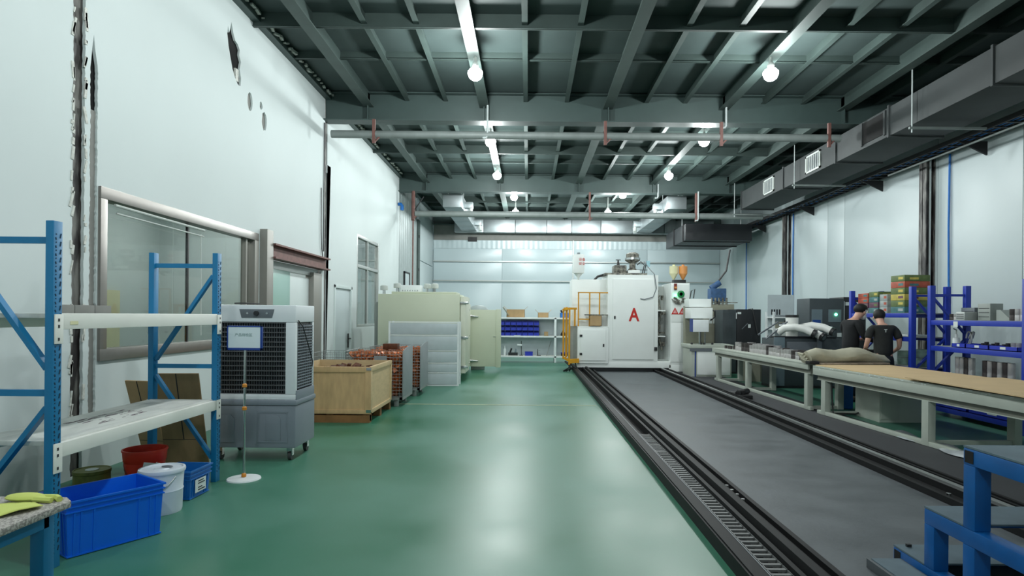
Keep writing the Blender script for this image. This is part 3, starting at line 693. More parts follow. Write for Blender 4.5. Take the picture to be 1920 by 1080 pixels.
# sign stand
t = thing('sign_stand', 'floor sign on a thin pole with round white base and blue frame', 'sign', (-2.72,5.9,0))
B().lathe([(0,0),(.155,0),(.15,.012),(.03,.02),(0,.02)],36).obj('base', M_rackw, t)
B().cyl((0,0,.02),(0,0,1.24),.010,10).obj('pole', M_chrome, t)
for z in (.02,.66,.88): B().lathe([(.012,0),(.022,.005),(.022,.03),(.012,.04)],12,(0,0,z)).obj('clamp', M_orange, t)
f = B().box(-.17,-.012,1.24,.17,.012,1.262).box(-.17,-.012,1.462,.17,.012,1.475).box(-.17,-.012,1.24,-.158,.012,1.475).box(.15,-.012,1.24,.17,.012,1.475)
f.obj('frame', M_signblue, t, bev=.002)
pn = B().box(-.16,-.008,1.26,.155,.008,1.465).obj('sign_face', M_signw, t)
text_part('产品待检区', .034, M_signt, pn, (-.01,-.0095,1.385), depth=.0005)

# ------------------------------------------------------------------ air cooler
t = thing('air_cooler', 'tall white and grey portable air cooler on casters', 'air cooler', (-2.96,6.92,0))
WX, WY = .45, .29
B().box(-WX,-WY,.66,WX,WY,.72).box(-WX,-WY,1.5,WX,WY,1.685).box(-WX,-WY,.72,-WX+.07,WY,1.5).box(WX-.11,-WY,.72,WX,-WY+.06,1.5).box(WX-.11,WY-.05,.72,WX,WY,1.5).box(-WX,WY-.03,.72,WX,WY,1.5).obj('housing', M_coolw, t, bev=.012)
B().box(-WX+.05,-WY+.07,.7,WX-.03,WY-.04,1.52).obj('inner_core', M_dark, t)
lv = None
for k in range(15):
    z = .765+k*.052
    if lv is None: lv = B().box(-WX+.07,-WY+.005,-.005,WX-.11,-WY+.04,.005).obj('louver', M_louver, t, loc=(0,0,z))
    else: dup(lv, t, (0,0,z))
q = B()
for k in range(26): q.box(-WX+.08+k*.027,-WY+.045,.73,-WX+.088+k*.027,-WY+.055,1.5)
q.obj('vertical_vanes', M_grey, t)
q = B()
for k in range(22): q.box(WX-.008,-WY+.06,.78+k*.032,WX+.002,WY-.05,.789+k*.032)
for k in range(7): q.box(WX-.006,-WY+.075+k*.06,.77,WX+.0,-WY+.081+k*.06,1.48)
q.obj('side_grille', M_coolg, t); B().box(WX-.03,-WY+.06,.77,WX-.012,WY-.05,1.48).obj('side_core', M_dark, t)
B().prism([(-.19,1.64),(.19,1.64),(.165,1.545),(-.165,1.545)], -WY-.006, -WY+.003, lambda a,b,c:(a+.03,c,b)).obj('control_panel', M_grey, t, bev=.003)
B().cyl((.03,-WY-.03,1.595),(.03,-WY,1.595),.026,18).obj('knob', M_dark, t); B().cyl((-.07,-WY-.012,1.595),(-.07,-WY,1.595),.012,12).cyl((.14,-WY-.012,1.595),(.14,-WY,1.595),.012,12).obj('button', M_chrome, t)
B().box(-WX-.01,-WY-.01,.14,WX+.01,WY+.01,.6).box(-WX-.02,-WY-.02,.6,WX+.02,WY+.02,.66).obj('water_tank', M_coolg, t, bev=.02)
B().prism([(-.36,.2),(-.2,.2),(-.2,.46),(-.24,.5),(-.36,.5)], -WY-.018,-WY-.008, lambda a,b,c:(a,c,b)).obj('tank_moulding', M_coolg, t, bev=.003)
B().prism([(.05,.2),(.38,.2),(.38,.54),(.05,.54)], -WY-.016,-WY-.008, lambda a,b,c:(a,c,b), [[(.07,.22),(.36,.22),(.36,.52),(.07,.52)]]).prism([(.14,.22),(.3,.22),(.3,.46),(.27,.5),(.14,.5)], -WY-.019,-WY-.008, lambda a,b,c:(a,c,b)).obj('tank_moulding', M_coolg, t, bev=.003)
B().box(-.1,-WY-.014,.38,-.085,-WY-.009,.54).obj('level_slot', M_dark, t)
B().box(WX-.005,-WY+.02,.64,WX+.012,WY-.02,.76).obj('side_flap', M_coolg, t, bev=.004)
B().tube([(WX+.01,-WY+.05,1.52),(WX+.02,-WY+.15,1.46),(WX+.02,-WY+.3,1.28),(WX+.04,-WY+.42,1.05),(WX+.03,-WY+.43,.99)],.006,6).obj('power_cord', M_dark, t)
for x in (-WX+.07,WX-.07):
    for y in (-WY+.06,WY-.06):
        cst = B().box(x-.03,y-.025,.1,x+.03,y+.025,.14).box(x-.028,y-.022,.05,x-.022,y+.03,.1).box(x+.022,y-.022,.05,x+.028,y+.03,.1).obj('caster', M_chrome, t)
        B().cyl((x-.018,y+.01,.045),(x+.018,y+.01,.045),.045,18).obj('wheel', M_rubber, cst)
B().tube([(-.36,.05,1.7),(-.3,-.1,1.705),(-.15,-.15,1.705),(-.05,-.05,1.7)],.008,6).obj('coiled_hose', M_dark, t)

# ------------------------------------------------------------------ wooden crate
t = thing('wooden_crate', 'open plywood crate on pallet blocks by the air cooler', 'crate', (-2.9,9.68,0))
X0,X1,Y0_,Y1_ = -.62,.59,-.68,.70
B().box(X0,Y0_,.13,X1,Y0_+.02,.82).obj('front_panel', M_woodd, t); B().box(X1-.02,Y0_,.13,X1,Y1_,.82).obj('side_panel', M_wood, t)
B().box(X0,Y0_,.13,X0+.02,Y1_,.82).obj('side_panel', M_wood, t); B().box(X0,Y1_-.02,.13,X1,Y1_,.82).obj('back_panel', M_wood, t); B().box(X0,Y0_,.13,X1,Y1_,.15).obj('bottom', M_wood, t)
for a in ((X0,Y0_-.016,.74,X1+.016,Y0_,.82),(X1-.07,Y0_-.016,.13,X1+.016,Y0_,.74),(X0,Y0_-.016,.13,X1-.07,Y0_,.19)): B().box(*a).obj('batten', M_woodd, t, bev=.002)
for a in ((X1,Y0_,.75,X1+.016,Y1_,.82),(X1,Y0_,.15,X1+.016,Y0_+.08,.75),(X1,Y1_-.08,.15,X1+.016,Y1_,.75),(X1,Y0_+.08,.13,X1+.016,Y1_-.08,.19)): B().box(*a).obj('batten', M_wood, t, bev=.002)
for x in (X0+.06,0,X1-.05):
    for y in (Y0_+.06,0,Y1_-.06): B().box(x-.05,y-.05,.02,x+.05,y+.05,.13).obj('pallet_block', M_pal, t)
B().box(X0,Y0_-.01,0,X1,Y0_+.09,.11).box(X0,-.05,0,X1,.05,.02).box(X0,Y1_-.1,0,X1,Y1_,.02).obj('pallet_board', M_pal, t)
for z in (.17,.79): B().box(X1-.05,Y0_-.022,z-.02,X1+.02,Y0_-.016,z+.02).obj('corner_clip', M_chrome, t)
q = B(); rr = random.Random(5)
for k in range(60): q.cbox((rr.uniform(X0+.1,X1-.1),rr.uniform(Y0_+.1,Y1_-.1),.7+rr.uniform(-.05,.06)),(rr.uniform(.08,.2),rr.uniform(.05,.12),.05),(rr.uniform(-.3,.3),rr.uniform(-.3,.3),rr.uniform(0,3)))
q.box(X0+.03,Y0_+.03,.15,X1-.03,Y1_-.03,.66)
o = tag(q.obj('metal_parts', M_copper2, loc=(-2.9,9.68,0)), 'dark copper parts filling the open plywood crate', 'metal parts', kind='stuff')

# ------------------------------------------------------------------ wire cages
def cage(label, loc, W, D, z0, z1, sides=True, rz=0, thin=False):
    t = thing('wire_cage', label, 'cage', loc, rz)
    r = .0035 if not thin else .003; st = .055 if not thin else .09
    def grid(p0, ux, uz, w_, h_):
        b = B(); k = 0
        n1 = max(1,round(w_/st)); n2 = max(1,round(h_/st))
        for i in range(n1+1): a = Vector(p0)+Vector(ux)*(w_*i/n1); b.tube([a, a+Vector(uz)*h_], r, 4, False)
        for j in range(n2+1): a = Vector(p0)+Vector(uz)*(h_*j/n2); b.tube([a, a+Vector(ux)*w_], r*1.3, 4, False)
        return b
    h_ = z1-z0
    grid((-W/2,-D/2,z0),(1,0,0),(0,0,1),W,h_).obj('mesh_front', M_cage, t)
    grid((-W/2,D/2,z0),(1,0,0),(0,0,1),W,h_).obj('mesh_back', M_cage, t)
    grid((-W/2,-D/2,z0),(0,1,0),(0,0,1),D,h_).obj('mesh_side', M_cage, t)
    if sides: 
        pts = [(-D/2,z0),(D/2,z0),(D/2,z1+.08)]+[(D/2-D*k/8, z1+.08-.08*(k/8)**2) for k in range(1,9)]
        B().prism(pts, W/2, W/2+.012, lambda a,b,c:(c,a,b)).obj('side_sheet', M_cagep, t, bev=.002)
        B().box(W*.0,-D/2-.006,z0+h_*.66,W*.22,-D/2-.002,z0+h_*.9).obj('name_plate', M_cagep, t)
    else: grid((W/2,-D/2,z0),(0,1,0),(0,0,1),D,h_).obj('mesh_side', M_cage, t)
    grid((-W/2,-D/2,z0),(1,0,0),(0,1,0),W,D).obj('mesh_floor', M_cage, t)
    B().box(-W/2,-D/2,z0-.05,W/2,-D/2+.05,z0).box(-W/2,D/2-.05,z0-.05,W/2,D/2,z0).box(W/2-.05,-D/2,z0-.05,W/2+.01,D/2,z0).box(-W/2,-D/2,z0-.05,-W/2+.05,D/2,z0).obj('base_frame', M_cage, t)
    for x in (-W/2+.12,W/2-.12):
        for y in (-D/2+.1,D/2-.1): B().box(x-.035,y-.035,.0,x+.035,y+.035,z0-.05).obj('leg', M_cage, t, bev=.004)
    return t
def fill(label, loc, W, D, z0, z1, seed):
    q = B(); rr = random.Random(seed)
    for k in range(420):
        e = rr.random(); x = rr.uniform(-W/2+.06,W/2-.06); y = rr.uniform(-D/2+.06,D/2-.06); z = rr.uniform(z0+.05,z1-.04)
        if e < .4: y = -D/2+.07
        elif e < .7: x = W/2-.07
        else: z = z1-.05
        q.cbox((x,y,z),(rr.uniform(.05,.12),rr.uniform(.04,.08),rr.uniform(.03,.08)),(rr.uniform(0,3),rr.uniform(0,3),rr.uniform(0,3)))
    q.box(-W/2+.09,-D/2+.09,z0+.01,W/2-.09,D/2-.09,z1-.08)
    return tag(q.obj('copper_parts', M_copper, loc=loc), label, 'metal parts', kind='stuff')
cage('wire mesh cage bin of copper parts behind the plywood crate', (-2.64,10.98,0), .98, .86, .17, .96)
fill('copper parts piled in the nearer wire cage', (-2.64,10.98,0), .94, .82, .175, .94, 1)
cage('wire mesh cage bin of copper parts, the farther one', (-2.58,12.35,0), .98, .86, .17, .96)
fill('copper parts piled in the farther wire cage', (-2.58,12.35,0), .94, .82, .175, .94, 2)
cage('empty thin wire basket beside the door', (-3.68,11.9,0), .7, .7, .17, .86, False, 0, True)
tag(B().box(-.13,-.1,0,.13,.1,.1).obj('copper_block', M_copper2, bev=.006, loc=(-2.47,11.1,.965)), 'brown block lying on the parts of the nearer wire cage', 'block')

# ------------------------------------------------------------------ white panel rack and ovens
t = thing('metal_shelf_back', 'white steel rack with grey horizontal back sheets in front of the ovens', 'rack', (-2.32,13.75,0))
for x in (-.78,.76): B().box(x-.02,-.02,0,x+.02,.02,1.44).obj('upright', M_rackw, t); B().box(x-.02,.35,0,x+.02,.39,1.44).obj('upright', M_rackw, t)
for a,b in ((.03,.29),(.31,.51),(.53,.78),(.8,1.13),(1.15,1.42)): B().box(-.76,-.008,a,.74,.008,b-.02).obj('back_sheet', M_rackg, t, bev=.003)
for z in (.02,.3,.52,.79,1.14,1.43): B().box(-.76,-.015,z-.02,.74,.37,z).obj('shelf', M_rackw, t)
def oven(label, loc, W, D, Hh, door):
    t = thing('drying_oven', label, 'oven', loc)
    B().box(-W/2,-D/2,.12,W/2,D/2,Hh).obj('body', M_oven, t, bev=.012)
    B().box(-W/2+.05,-D/2+.04,0,W/2-.06,D/2-.04,.12).obj('plinth', M_blackcab, t)
    B().box(-W/2+.3,-D/2+.1,Hh,W/2-.1,D/2-.1,Hh+.06).obj('top_box', M_oven, t, bev=.01)
    if door == 'closed':
        d = B().box(W/2+.01,-D/2+.03,.2,W/2+.14,D/2-.03,Hh-.05).obj('door', M_ovenw, t, bev=.01)
        for z in (.35,1.05,Hh-.2):
            B().cyl((W/2+.14,-D/2+.12,z),(W/2+.2,-D/2+.12,z),.025,10).box(W/2+.0,-D/2-.0,z-.03,W/2+.2,-D/2+.07,z+.03).obj('latch', M_chrome, d, bev=.005)
    else:
        d = B().box(W/2+.02,-.06,.14,W/2+.86,.0,Hh-.02).box(W/2+.8,-.08,.12,W/2+.94,.06,Hh).obj('door', M_oven, t, bev=.008, label='open door swung out at a right angle')
        for z in (.3,Hh-.22): B().tube([(W/2-.06,-.1,z),(W/2+.02,-.13,z+.02),(W/2+.3,-.08,z)],[.04,.045,.015],10).obj('hinge', M_chrome, d)
        B().box(W/2+.72,-.075,.98,W/2+.86,-.06,.99).obj('handle', M_chrome, d)
        B().box(W/2-.02,-.03,.14,W/2+.02,.03,Hh).obj('door_jamb', M_ovenw, t)
    return t
oven('pale green drying oven cabinet, widest and nearest one', (-2.60,15.1,0), 1.95, 1.0, 2.08, 'closed')
oven('pale green drying oven with closed thick door, middle one', (-2.55,16.2,0), 1.7, 1.0, 1.92, 'closed')
oven('pale green drying oven with its door standing open, farthest one', (-2.55,17.35,0), 1.7, 1.1, 1.76, 'open')
t = thing('oven_side_shadow', 'dark grey narrow slab standing for the shadow between window and green oven', 'cabinet', (-3.72,14.2,0))  # dark slab stands in for the shadow strip beside the oven
B().box(-.06,.9,0,.06,1.5,1.9).obj('body', M_machg, t, bev=.01); B().box(-.05,.88,.1,.05,.9,1.8).obj('door', M_machg, t, bev=.004)
for x,y,z,lb in ((-3.55,20.2,2.42,'pair'),(-3.3,17.9,2.2,''),(-3.05,18.0,2.2,''),(-2.2,17.6,2.06,''),(-2.35,17.7,2.06,''),(-1.85,17.3,1.99,'')): pass
def cap(label, x, y, z):
    t = thing('vent_cap', label, 'vent', (x,y,z), 0, 'vent caps on top of the ovens')
    B().cyl((0,0,0),(0,0,.12),.035,10).obj('stem', M_chrome, t); B().lathe([(.0,.1),(.09,.1),(.095,.12),(.09,.2),(.05,.22),(0,.22)],16).obj('cap', M_lampw, t)
for x,y in ((-3.5,14.9),(-3.2,15.0),(-2.5,15.2),(-2.3,15.1)): cap('white round vent cap on the roof of the nearest green oven', x, y, 2.14 if -3.28<x<-1.8 else 2.08)
for x,y in ((-2.2,16.2),(-1.98,16.3)): cap('white round vent cap on the roof of the middle green oven', x, y, 1.98)
t = thing('control_box', 'white box on top of the nearest green oven', 'box', (-2.87,15.1,2.14))
B().box(-.25,-.15,0,.25,.15,.17).obj('case', M_rackw, t, bev=.008)
q = B()
for k in range(7): q.box(-.2+k*.06,-.155,.02,-.18+k*.06,-.15,.05)
q.obj('knob_row', M_chrome, t)
t = thing('round_filter', 'grey domed mesh cover on a stand behind the open oven door', 'cover', (-1.3,17.9,1.5))
B().sphere((-.15,0,.2),.3,20,10,(1,.25,.62)).obj('dome', M_corr, t); B().box(-.35,-.03,-1.5,.05,.03,.15).obj('stand', M_corr, t); 

# ------------------------------------------------------------------ shelf at the back
t = thing('back_shelf', 'white three-tier shelf rack standing in the middle before the back wall', 'shelf', (0.2,20.75,0))
XA,XM,XE = -1.2,.73,2.6
for x in (XA,XM,XE):
    for y in (-.0,.5): B().box(x-.035,y-.03,0,x+.035,y+.03,1.55).obj('upright', M_rackw, t, bev=.004)
for z in (.22,.9,1.52):
    B().box(XA,-.03,z-.05,XE,.02,z).box(XA,.5,z-.05,XE,.53,z).obj('beam', M_rackw, t, bev=.003); B().box(XA,-.0,z-.015,XE,.5,z+.005).obj('shelf_board', M_beamw, t)
B().box(XA,.53,.2,XE,.54,1.5).obj('back_sheet', M_rackg, t)
SY = 20.75
rr = random.Random(11)
binp = None
for row,z in enumerate((.905,1.08,1.255)):
    for k in range(7):
        x = -.88+k*.195
        if binp is None:
            binp = thing('parts_bin', '', 'bin', (0,0,0), 0, 'blue parts bins on the middle back shelf')
            B().box(-.09,-.0,0,.09,.3,.006).box(-.09,0,0,.09,.006,.1).box(-.09,.294,0,.09,.3,.16).box(-.09,0,0,-.084,.3,.13).box(.084,0,0,.09,.3,.13).obj('body', M_bin, binp)
            B().box(-.09,-.008,.09,.09,.004,.105).obj('lip', M_bin, binp); o = binp
        else: o = dup(binp)
        o.location = (x,SY+.02,z); o['label'] = '%s blue parts bin from the left in the %s row on the white back shelf' % (ORD[k],('bottom','middle','top')[row])
def openbox(label, x, y, z, W, D, Hh, m, rz=0, flaps=True):
    t = thing('cardboard_box', label, 'box', (x,y,z), rz)
    B().box(-W/2,-D/2,0,W/2,-D/2+.008,Hh).box(-W/2,D/2-.008,0,W/2,D/2,Hh).box(-W/2,-D/2,0,-W/2+.008,D/2,Hh).box(W/2-.008,-D/2,0,W/2,D/2,Hh).box(-W/2,-D/2,0,W/2,D/2,.008).obj('carton', m, t)
    if flaps:
        for s_ in (-1,1): B().bar((s_*(W/2-.004),0,Hh),(s_*(W/2+.1),0,Hh+.1),D,.006,(0,0,1)).obj('flap', m, t)
    return t
openbox('open cardboard box, left one on top of the back shelf', -.42,21.0,1.525,.62,.35,.27,M_card)
openbox('small open cardboard box, middle one on the back shelf top', .52,21.0,1.525,.36,.3,.17,M_card)
tag(B().bar((-.85,20.85,1.86),(-.66,20.85,1.6),.3,.03).obj('tilted_board', M_olive), 'tilted grey board next to the open carton on the back shelf', 'board')
t = thing('blue_tool_bin', 'light blue bin with dark tools on the back shelf top', 'bin', (1.27,21.0,1.525))
B().box(-.17,-.15,0,.17,-.14,.17).box(-.17,.14,0,.17,.15,.17).box(-.17,-.15,0,-.16,.15,.17).box(.16,-.15,0,.17,.15,.17).box(-.17,-.15,0,.17,.15,.01).obj('body', M_cable, t)
tag(B().bar((1.25,21,1.54),(1.12,20.95,1.78),.04,.05).bar((1.3,21,1.54),(1.34,21,1.8),.04,.05).obj('hand_tool', M_dark), 'dark tool handles sticking out of the light blue bin', 'tool')
for x,w_,h_,m,lb in ((.62,.13,.14,M_card,'small brown carton at the right end of the blue bins'),(-.36,.22,.015,M_label,'white paper lying before the blue bins')):
    tag(B().box(x-w_/2,SY-.02,.905,x+w_/2,SY+.015 if h_<.1 else SY+.2,.905+h_).obj('carton' if h_>.1 else 'paper_sheet', m), lb, 'box' if h_>.1 else 'paper')
def stuffy(name, label, cat, parts, loc):
    t = thing(name, label, cat, loc)
    for nm,b,m in parts: b.obj(nm, m, t)
    return t
stuffy('spray_bottle','white slim bottle at the left of the bottom back shelf','bottle',[('body',B().lathe([(.04,0),(.045,.2),(.015,.26),(.015,.33),(.0,.33)],12),M_rackw)],(-.78,SY+.15,.226))
stuffy('clamp_tool','dark clamping tool beside the white bottle on the bottom back shelf','tool',[('base',B().box(-.16,-.06,0,.16,.06,.1).cyl((-.1,0,.1),(-.05,0,.24),.03,8),M_blackcab),('screw',B().cyl((.08,-.04,.1),(.1,.0,.22),.03,8),M_bluegrey)],(-.5,SY+.15,.226))
stuffy('stand_clamp','small stand with a white sleeve on the bottom back shelf','stand',[('rod',B().box(-.06,-.06,0,.06,.06,.015).cyl((0,0,0),(0,0,.5),.01,8),M_dark),('sleeve',B().cyl((-.14,0,.36),(.02,0,.35),.035,10),M_rackw)],(-.22,SY+.15,.226))
stuffy('blue_box','small blue box in the middle of the bottom back shelf','box',[('case',B().box(-.13,-.1,0,.13,.1,.13),M_bin),('lid',B().box(-.135,-.105,.11,.135,.105,.135),M_bin)],(.04,SY+.15,.226))
stuffy('gauge_stand','thin gauge stand right of the blue box on the bottom back shelf','gauge',[('stand',B().box(-.07,-.05,0,.07,.05,.02).cyl((-.04,0,0),(-.04,0,.22),.012,8),M_dark),('arm',B().bar((-.04,0,.18),(.06,0,.16),.02,.02),M_chrome)],(.38,SY+.15,.226))
stuffy('rod_piece','slanting pale rod leaning at the back of the bottom back shelf','rod',[('rod',B().bar((-.08,0,0),(.08,.2,.5),.02,.02),M_alu)],(.72,SY+.12,.226))
stuffy('blue_lid_tin','dark tin with a blue lid behind the yellow railing on the bottom shelf','tin',[('tin',B().lathe([(.12,0),(.12,.08),(0,.08)],16),M_blackcab),('lid',B().lathe([(.125,.08),(.125,.12),(0,.12)],16),M_bin)],(1.25,SY+.15,.226))
stuffy('dark_flask','dark pear-shaped part on the right of the middle back shelf','part',[('body',B().lathe([(.08,0),(.09,.06),(.03,.16),(.02,.2),(0,.2)],14),M_blackcab)],(1.2,SY+.15,.906))

# ------------------------------------------------------------------ machine A
t = thing('large_machine', 'white enclosed machine lettered A standing on the rails', 'machine', (2.9,17.55,0))
def bxm(nm, x0,y0,z0,x1,y1,z1, m=M_mach, bev=.008, par=None, label=None): return B().box(x0-2.9,y0,z0,x1-2.9,y1,z1).obj(nm, m, par or t, bev=bev, label=label)
bxm('base_frame',1.42,0,.12,4.1,1.6,.3); bxm('base_frame',4.05,0,.02,4.62,1.3,.22)
main = bxm('main_cabinet',2.28,0,.3,3.72,1.5,2.78)
bxm('main_door',2.42,-.03,.36,3.6,0,2.66,par=main)
text_part('A', .52, M_redp, main, (3.03-2.9,-.034,1.62), depth=.003, bold=.012, sx=.8)
bxm('door_latch',3.62,-.05,.62,3.7,0,.72,M_dark,.003,main); bxm('door_latch',2.46,-.05,1.52,2.5,-.02,1.6,M_dark,.003,main)
rear = bxm('rear_cabinet',1.28,.35,.3,2.28,1.4,2.66)
low = bxm('low_cabinet',1.42,-.05,.24,2.3,.9,1.26)
bxm('low_door',1.5,-.075,.32,2.22,-.05,1.2,par=low)
for z in (.48,1.0): bxm('hinge',1.48,-.1,z,1.55,-.05,z+.06,M_dark,.003,low)
bxm('door_latch',2.14,-.09,.72,2.18,-.07,.8,M_dark,.003,low)
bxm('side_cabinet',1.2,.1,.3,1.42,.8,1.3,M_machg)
bxm('top_ledge',1.42,-.03,1.26,2.3,.3,1.3)
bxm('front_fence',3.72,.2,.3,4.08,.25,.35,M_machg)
# open bay with gear between cabinets
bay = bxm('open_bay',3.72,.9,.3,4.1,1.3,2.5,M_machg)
q = B(); rr = random.Random(8)
for k in range(26): q.cbox((.84+rr.uniform(0,.28),.6+rr.uniform(0,.3),rr.uniform(.4,2.4)),(rr.uniform(.04,.16),.1,rr.uniform(.03,.14)),(0,0,rr.uniform(-.5,.5)))
q.tube([(.9,.5,2.3),(1.0,.45,1.7),(.92,.5,1.2),(1.05,.5,.6)],.025,8)
q.obj('bay_fittings', M_gear, bay)
for z in (1.0,1.75): bxm('bay_shelf',3.72,.3,z,4.0,.9,z+.03,M_mach,.002,bay)
# right tower
tw = bxm('right_tower',4.08,0,.22,4.62,1.2,2.56)
bxm('tower_door',4.1,-.02,.3,4.6,0,1.42,par=tw); bxm('tower_door',4.1,-.02,1.44,4.6,0,2.52,par=tw)
bxm('signal_lamp',4.16,-.08,2.36,4.24,-.02,2.54,cm('red_brown_lamp',(120,44,34)),.005,tw); bxm('signal_lamp',4.165,-.09,2.4,4.235,-.07,2.45,M_amber,.003,tw)
q = B().lathe([(.05,0),(.1,0),(.1,.05),(.05,.06),(.05,0)],20); q.v = [(v[0]+4.36-2.9,-.02-v[2],v[1]+2.24) for v in q.v]; q.obj('fan_cover', M_green, tw)
q = B().sphere((4.2-2.9,-.06,2.2),.035,10,8); q.obj('green_lamp', M_greenlamp, tw)
q = B()
for a in ((4.2,2.02),(4.28,2.06),(4.3,1.98),(4.42,2.03),(4.2,2.12),(4.44,2.1)): q.cbox((a[0]-2.9,-.05,a[1]),(.09,.06,.05),(0,.3,0))
q.tube([(1.2,-.05,2.1),(1.3,-.08,1.96),(1.45,-.08,1.96),(1.5,-.05,2.08)],.012,6); q.obj('valve_fittings', M_gear, tw)
for x in (4.2,4.41):
    o = B().prism([(-.105,0),(.105,0),(0,.2)], -.026, -.02, lambda a,b,c:(a+x-2.9,c,b+1.66)).obj('warning_triangle', M_redp, tw)
    B().prism([(-.06,.03),(.06,.03),(0,.15)], -.029, -.026, lambda a,b,c:(a+x-2.9,c,b+1.66)).obj('triangle_face', cm('pink_face',(214,150,150)), o)
# hoppers
for x,m,lb in ((4.23,M_cream,'cream pointed hopper'),(4.5,M_amber,'amber pointed hopper')):
    B().lathe([(.02,2.66),(.03,2.68),(.12,2.84),(.125,2.842),(.125,3.06),(.12,3.062),(.04,3.07),(.04,3.11),(0,3.11)],16,(x-2.9,.3,0)).obj('hopper', m, t, label=lb)
bxm('hopper_stand',4.2,.15,2.56,4.55,.4,2.66,M_dark,.005)
# top works
bxm('top_tray',2.2,.1,2.78,3.42,1.2,2.84,M_gear,.01)
bxm('gear_housing',2.5,.3,2.84,2.86,.8,3.08,M_gear,.02); bxm('gear_block',2.9,.3,2.84,3.25,.8,2.94,M_mach,.02)
B().lathe([(.16,2.92),(.12,2.98),(.09,3.0),(.09,3.15),(.2,3.22),(.22,3.24),(.22,3.3),(.19,3.3),(.19,3.42),(.1,3.47),(0,3.48)],20,(3.06-2.9,.5,0)).obj('spindle_motor', M_gear, t)
B().lathe([(.215,3.25),(.225,3.25),(.225,3.31),(.215,3.31)],20,(3.06-2.9,.5,0)).obj('motor_band', M_chrome, t)
B().cyl((2.64-2.9,.5,3.08),(2.64-2.9,.5,3.24),.05,10,.02).box(-.33,.48,3.24,-.19,.52,3.26).obj('fill_cap', M_dark, t)
q = B().tube([(.45,.5,2.85),(.5,.45,3.1),(.4,.45,3.2),(.3,.5,3.1)],.015,6).tube([(.5,.45,2.86),(.55,.45,3.15),(.62,.42,3.15)],.015,6).box(.3,.5,2.95,.6,.53,2.97); q.obj('air_lines', M_dark, t)
B().tube([(.5,.45,3.2),(.58,.2,3.0),(.7,-.04,2.8),(.76,-.06,2.4),(.66,-.07,2.15),(.42,-.06,2.08),(.3,-.05,2.1)],.012,6).obj('loose_cable', M_grey, t)
B().box(.56,.4,3.05,.66,.5,3.22).obj('regulator', cm('pale_blue',(150,190,200)), t)
B().tube([(1.95-2.9,.6,2.66),(2.05-2.9,.55,2.76),(2.2-2.9,.5,2.8),(2.3-2.9,.4,2.8)],.035,8).obj('black_hose', M_dark, t)
# pendant control box on the left top
cb = bxm('control_box',1.30,.2,2.86,1.62,.5,3.38,M_mach,.01)
B().prism([(1.30-2.9,.2),(1.62-2.9,.2),(1.62-2.9,.5),(1.30-2.9,.5)],2.84,2.86).lathe([(.03,2.66),(.04,2.72),(.15,2.86)],14,(1.46-2.9,.35,0)).obj('box_support', M_mach, t)
bxm('handle',1.42,.3,3.38,1.5,.4,3.44,M_grey,.005,cb)
text_part('设备', .1, M_redp, cb, (1.55-2.9,.19,3.22), depth=.001); text_part('安全', .1, M_redp, cb, (1.55-2.9,.19,3.1), depth=.001)
# yellow railing
q = B()
for a,b in (((1.02,.05,1.78),(1.02,.05,.35)),((1.18,-.12,1.78),(1.18,-.12,.2)),((1.14,.5,1.85),(1.14,.5,.5)),((1.34,-.0,1.78),(1.34,.0,1.3))): q.bar((a[0]-2.9,a[1],a[2]),(b[0]-2.9,b[1],b[2]),.05,.05)
q.bar((1.0-2.9,.05,1.76),(1.2-2.9,-.12,1.8),.05,.06); q.bar((1.02-2.9,.0,1.8),(1.4-2.9,.0,1.8),.05,.06); q.bar((1.02-2.9,.05,.4),(1.2-2.9,-.12,.3),.06,.05); q.bar((1.18-2.9,-.1,.3),(1.46-2.9,-.1,.32),.1,.12)
q.bar((1.1-2.9,0,1.78),(1.1-2.9,0,.4),.03,.06)
q.obj('yellow_railing', M_yellow, t, label='yellow guard railing at the left end')
q = B()
for a,b in (((1.44,-.02,1.3),(1.44,-.02,2.26)),((1.76,-.02,1.3),(1.76,-.02,2.26)),((2.04,-.02,1.3),(2.04,-.02,2.26)),((1.42,-.02,2.26),(2.28,-.02,2.26)),((1.44,-.02,1.5),(2.1,-.02,1.5))): q.bar((a[0]-2.9,a[1],a[2]),(b[0]-2.9,b[1],b[2]),.035,.035)
q.obj('yellow_railing', M_yellow, t, label='yellow railing above the low cabinet')
q = B()
for x in (1.55,2.1,3.3,4.3):
    q.cyl((x-2.9,.2,.1),(x-2.9,.3,.1),.09,14).cyl((x-2.9,1.2,.1),(x-2.9,1.3,.1),.09,14)
q.box(-1.5,.1,.02,1.1,1.4,.12); q.obj('wheels', M_blackcab, t)
q = B(); rr = random.Random(2)
for k in range(10): q.tube([(-1.85+rr.uniform(0,.3),-.1,.3),(-1.8+rr.uniform(0,.3),-.15,.12),(-1.9+rr.uniform(0,.6),-.1,.02)],.02,6)
q.tube([(-1.52,.3,1.25),(-1.6,.25,.9),(-1.52,.3,.6),(-1.6,.2,.3)],.03,8)
q.obj('trailing_hoses', M_dark, t)
t = openbox('small carton on the low cabinet behind the yellow railing', 1.93,17.62,1.31,.34,.28,.3,M_card, flaps=False)
B().box(-.3,-.15,.3,.35,.15,.33).obj('lid_board', M_gear, t)
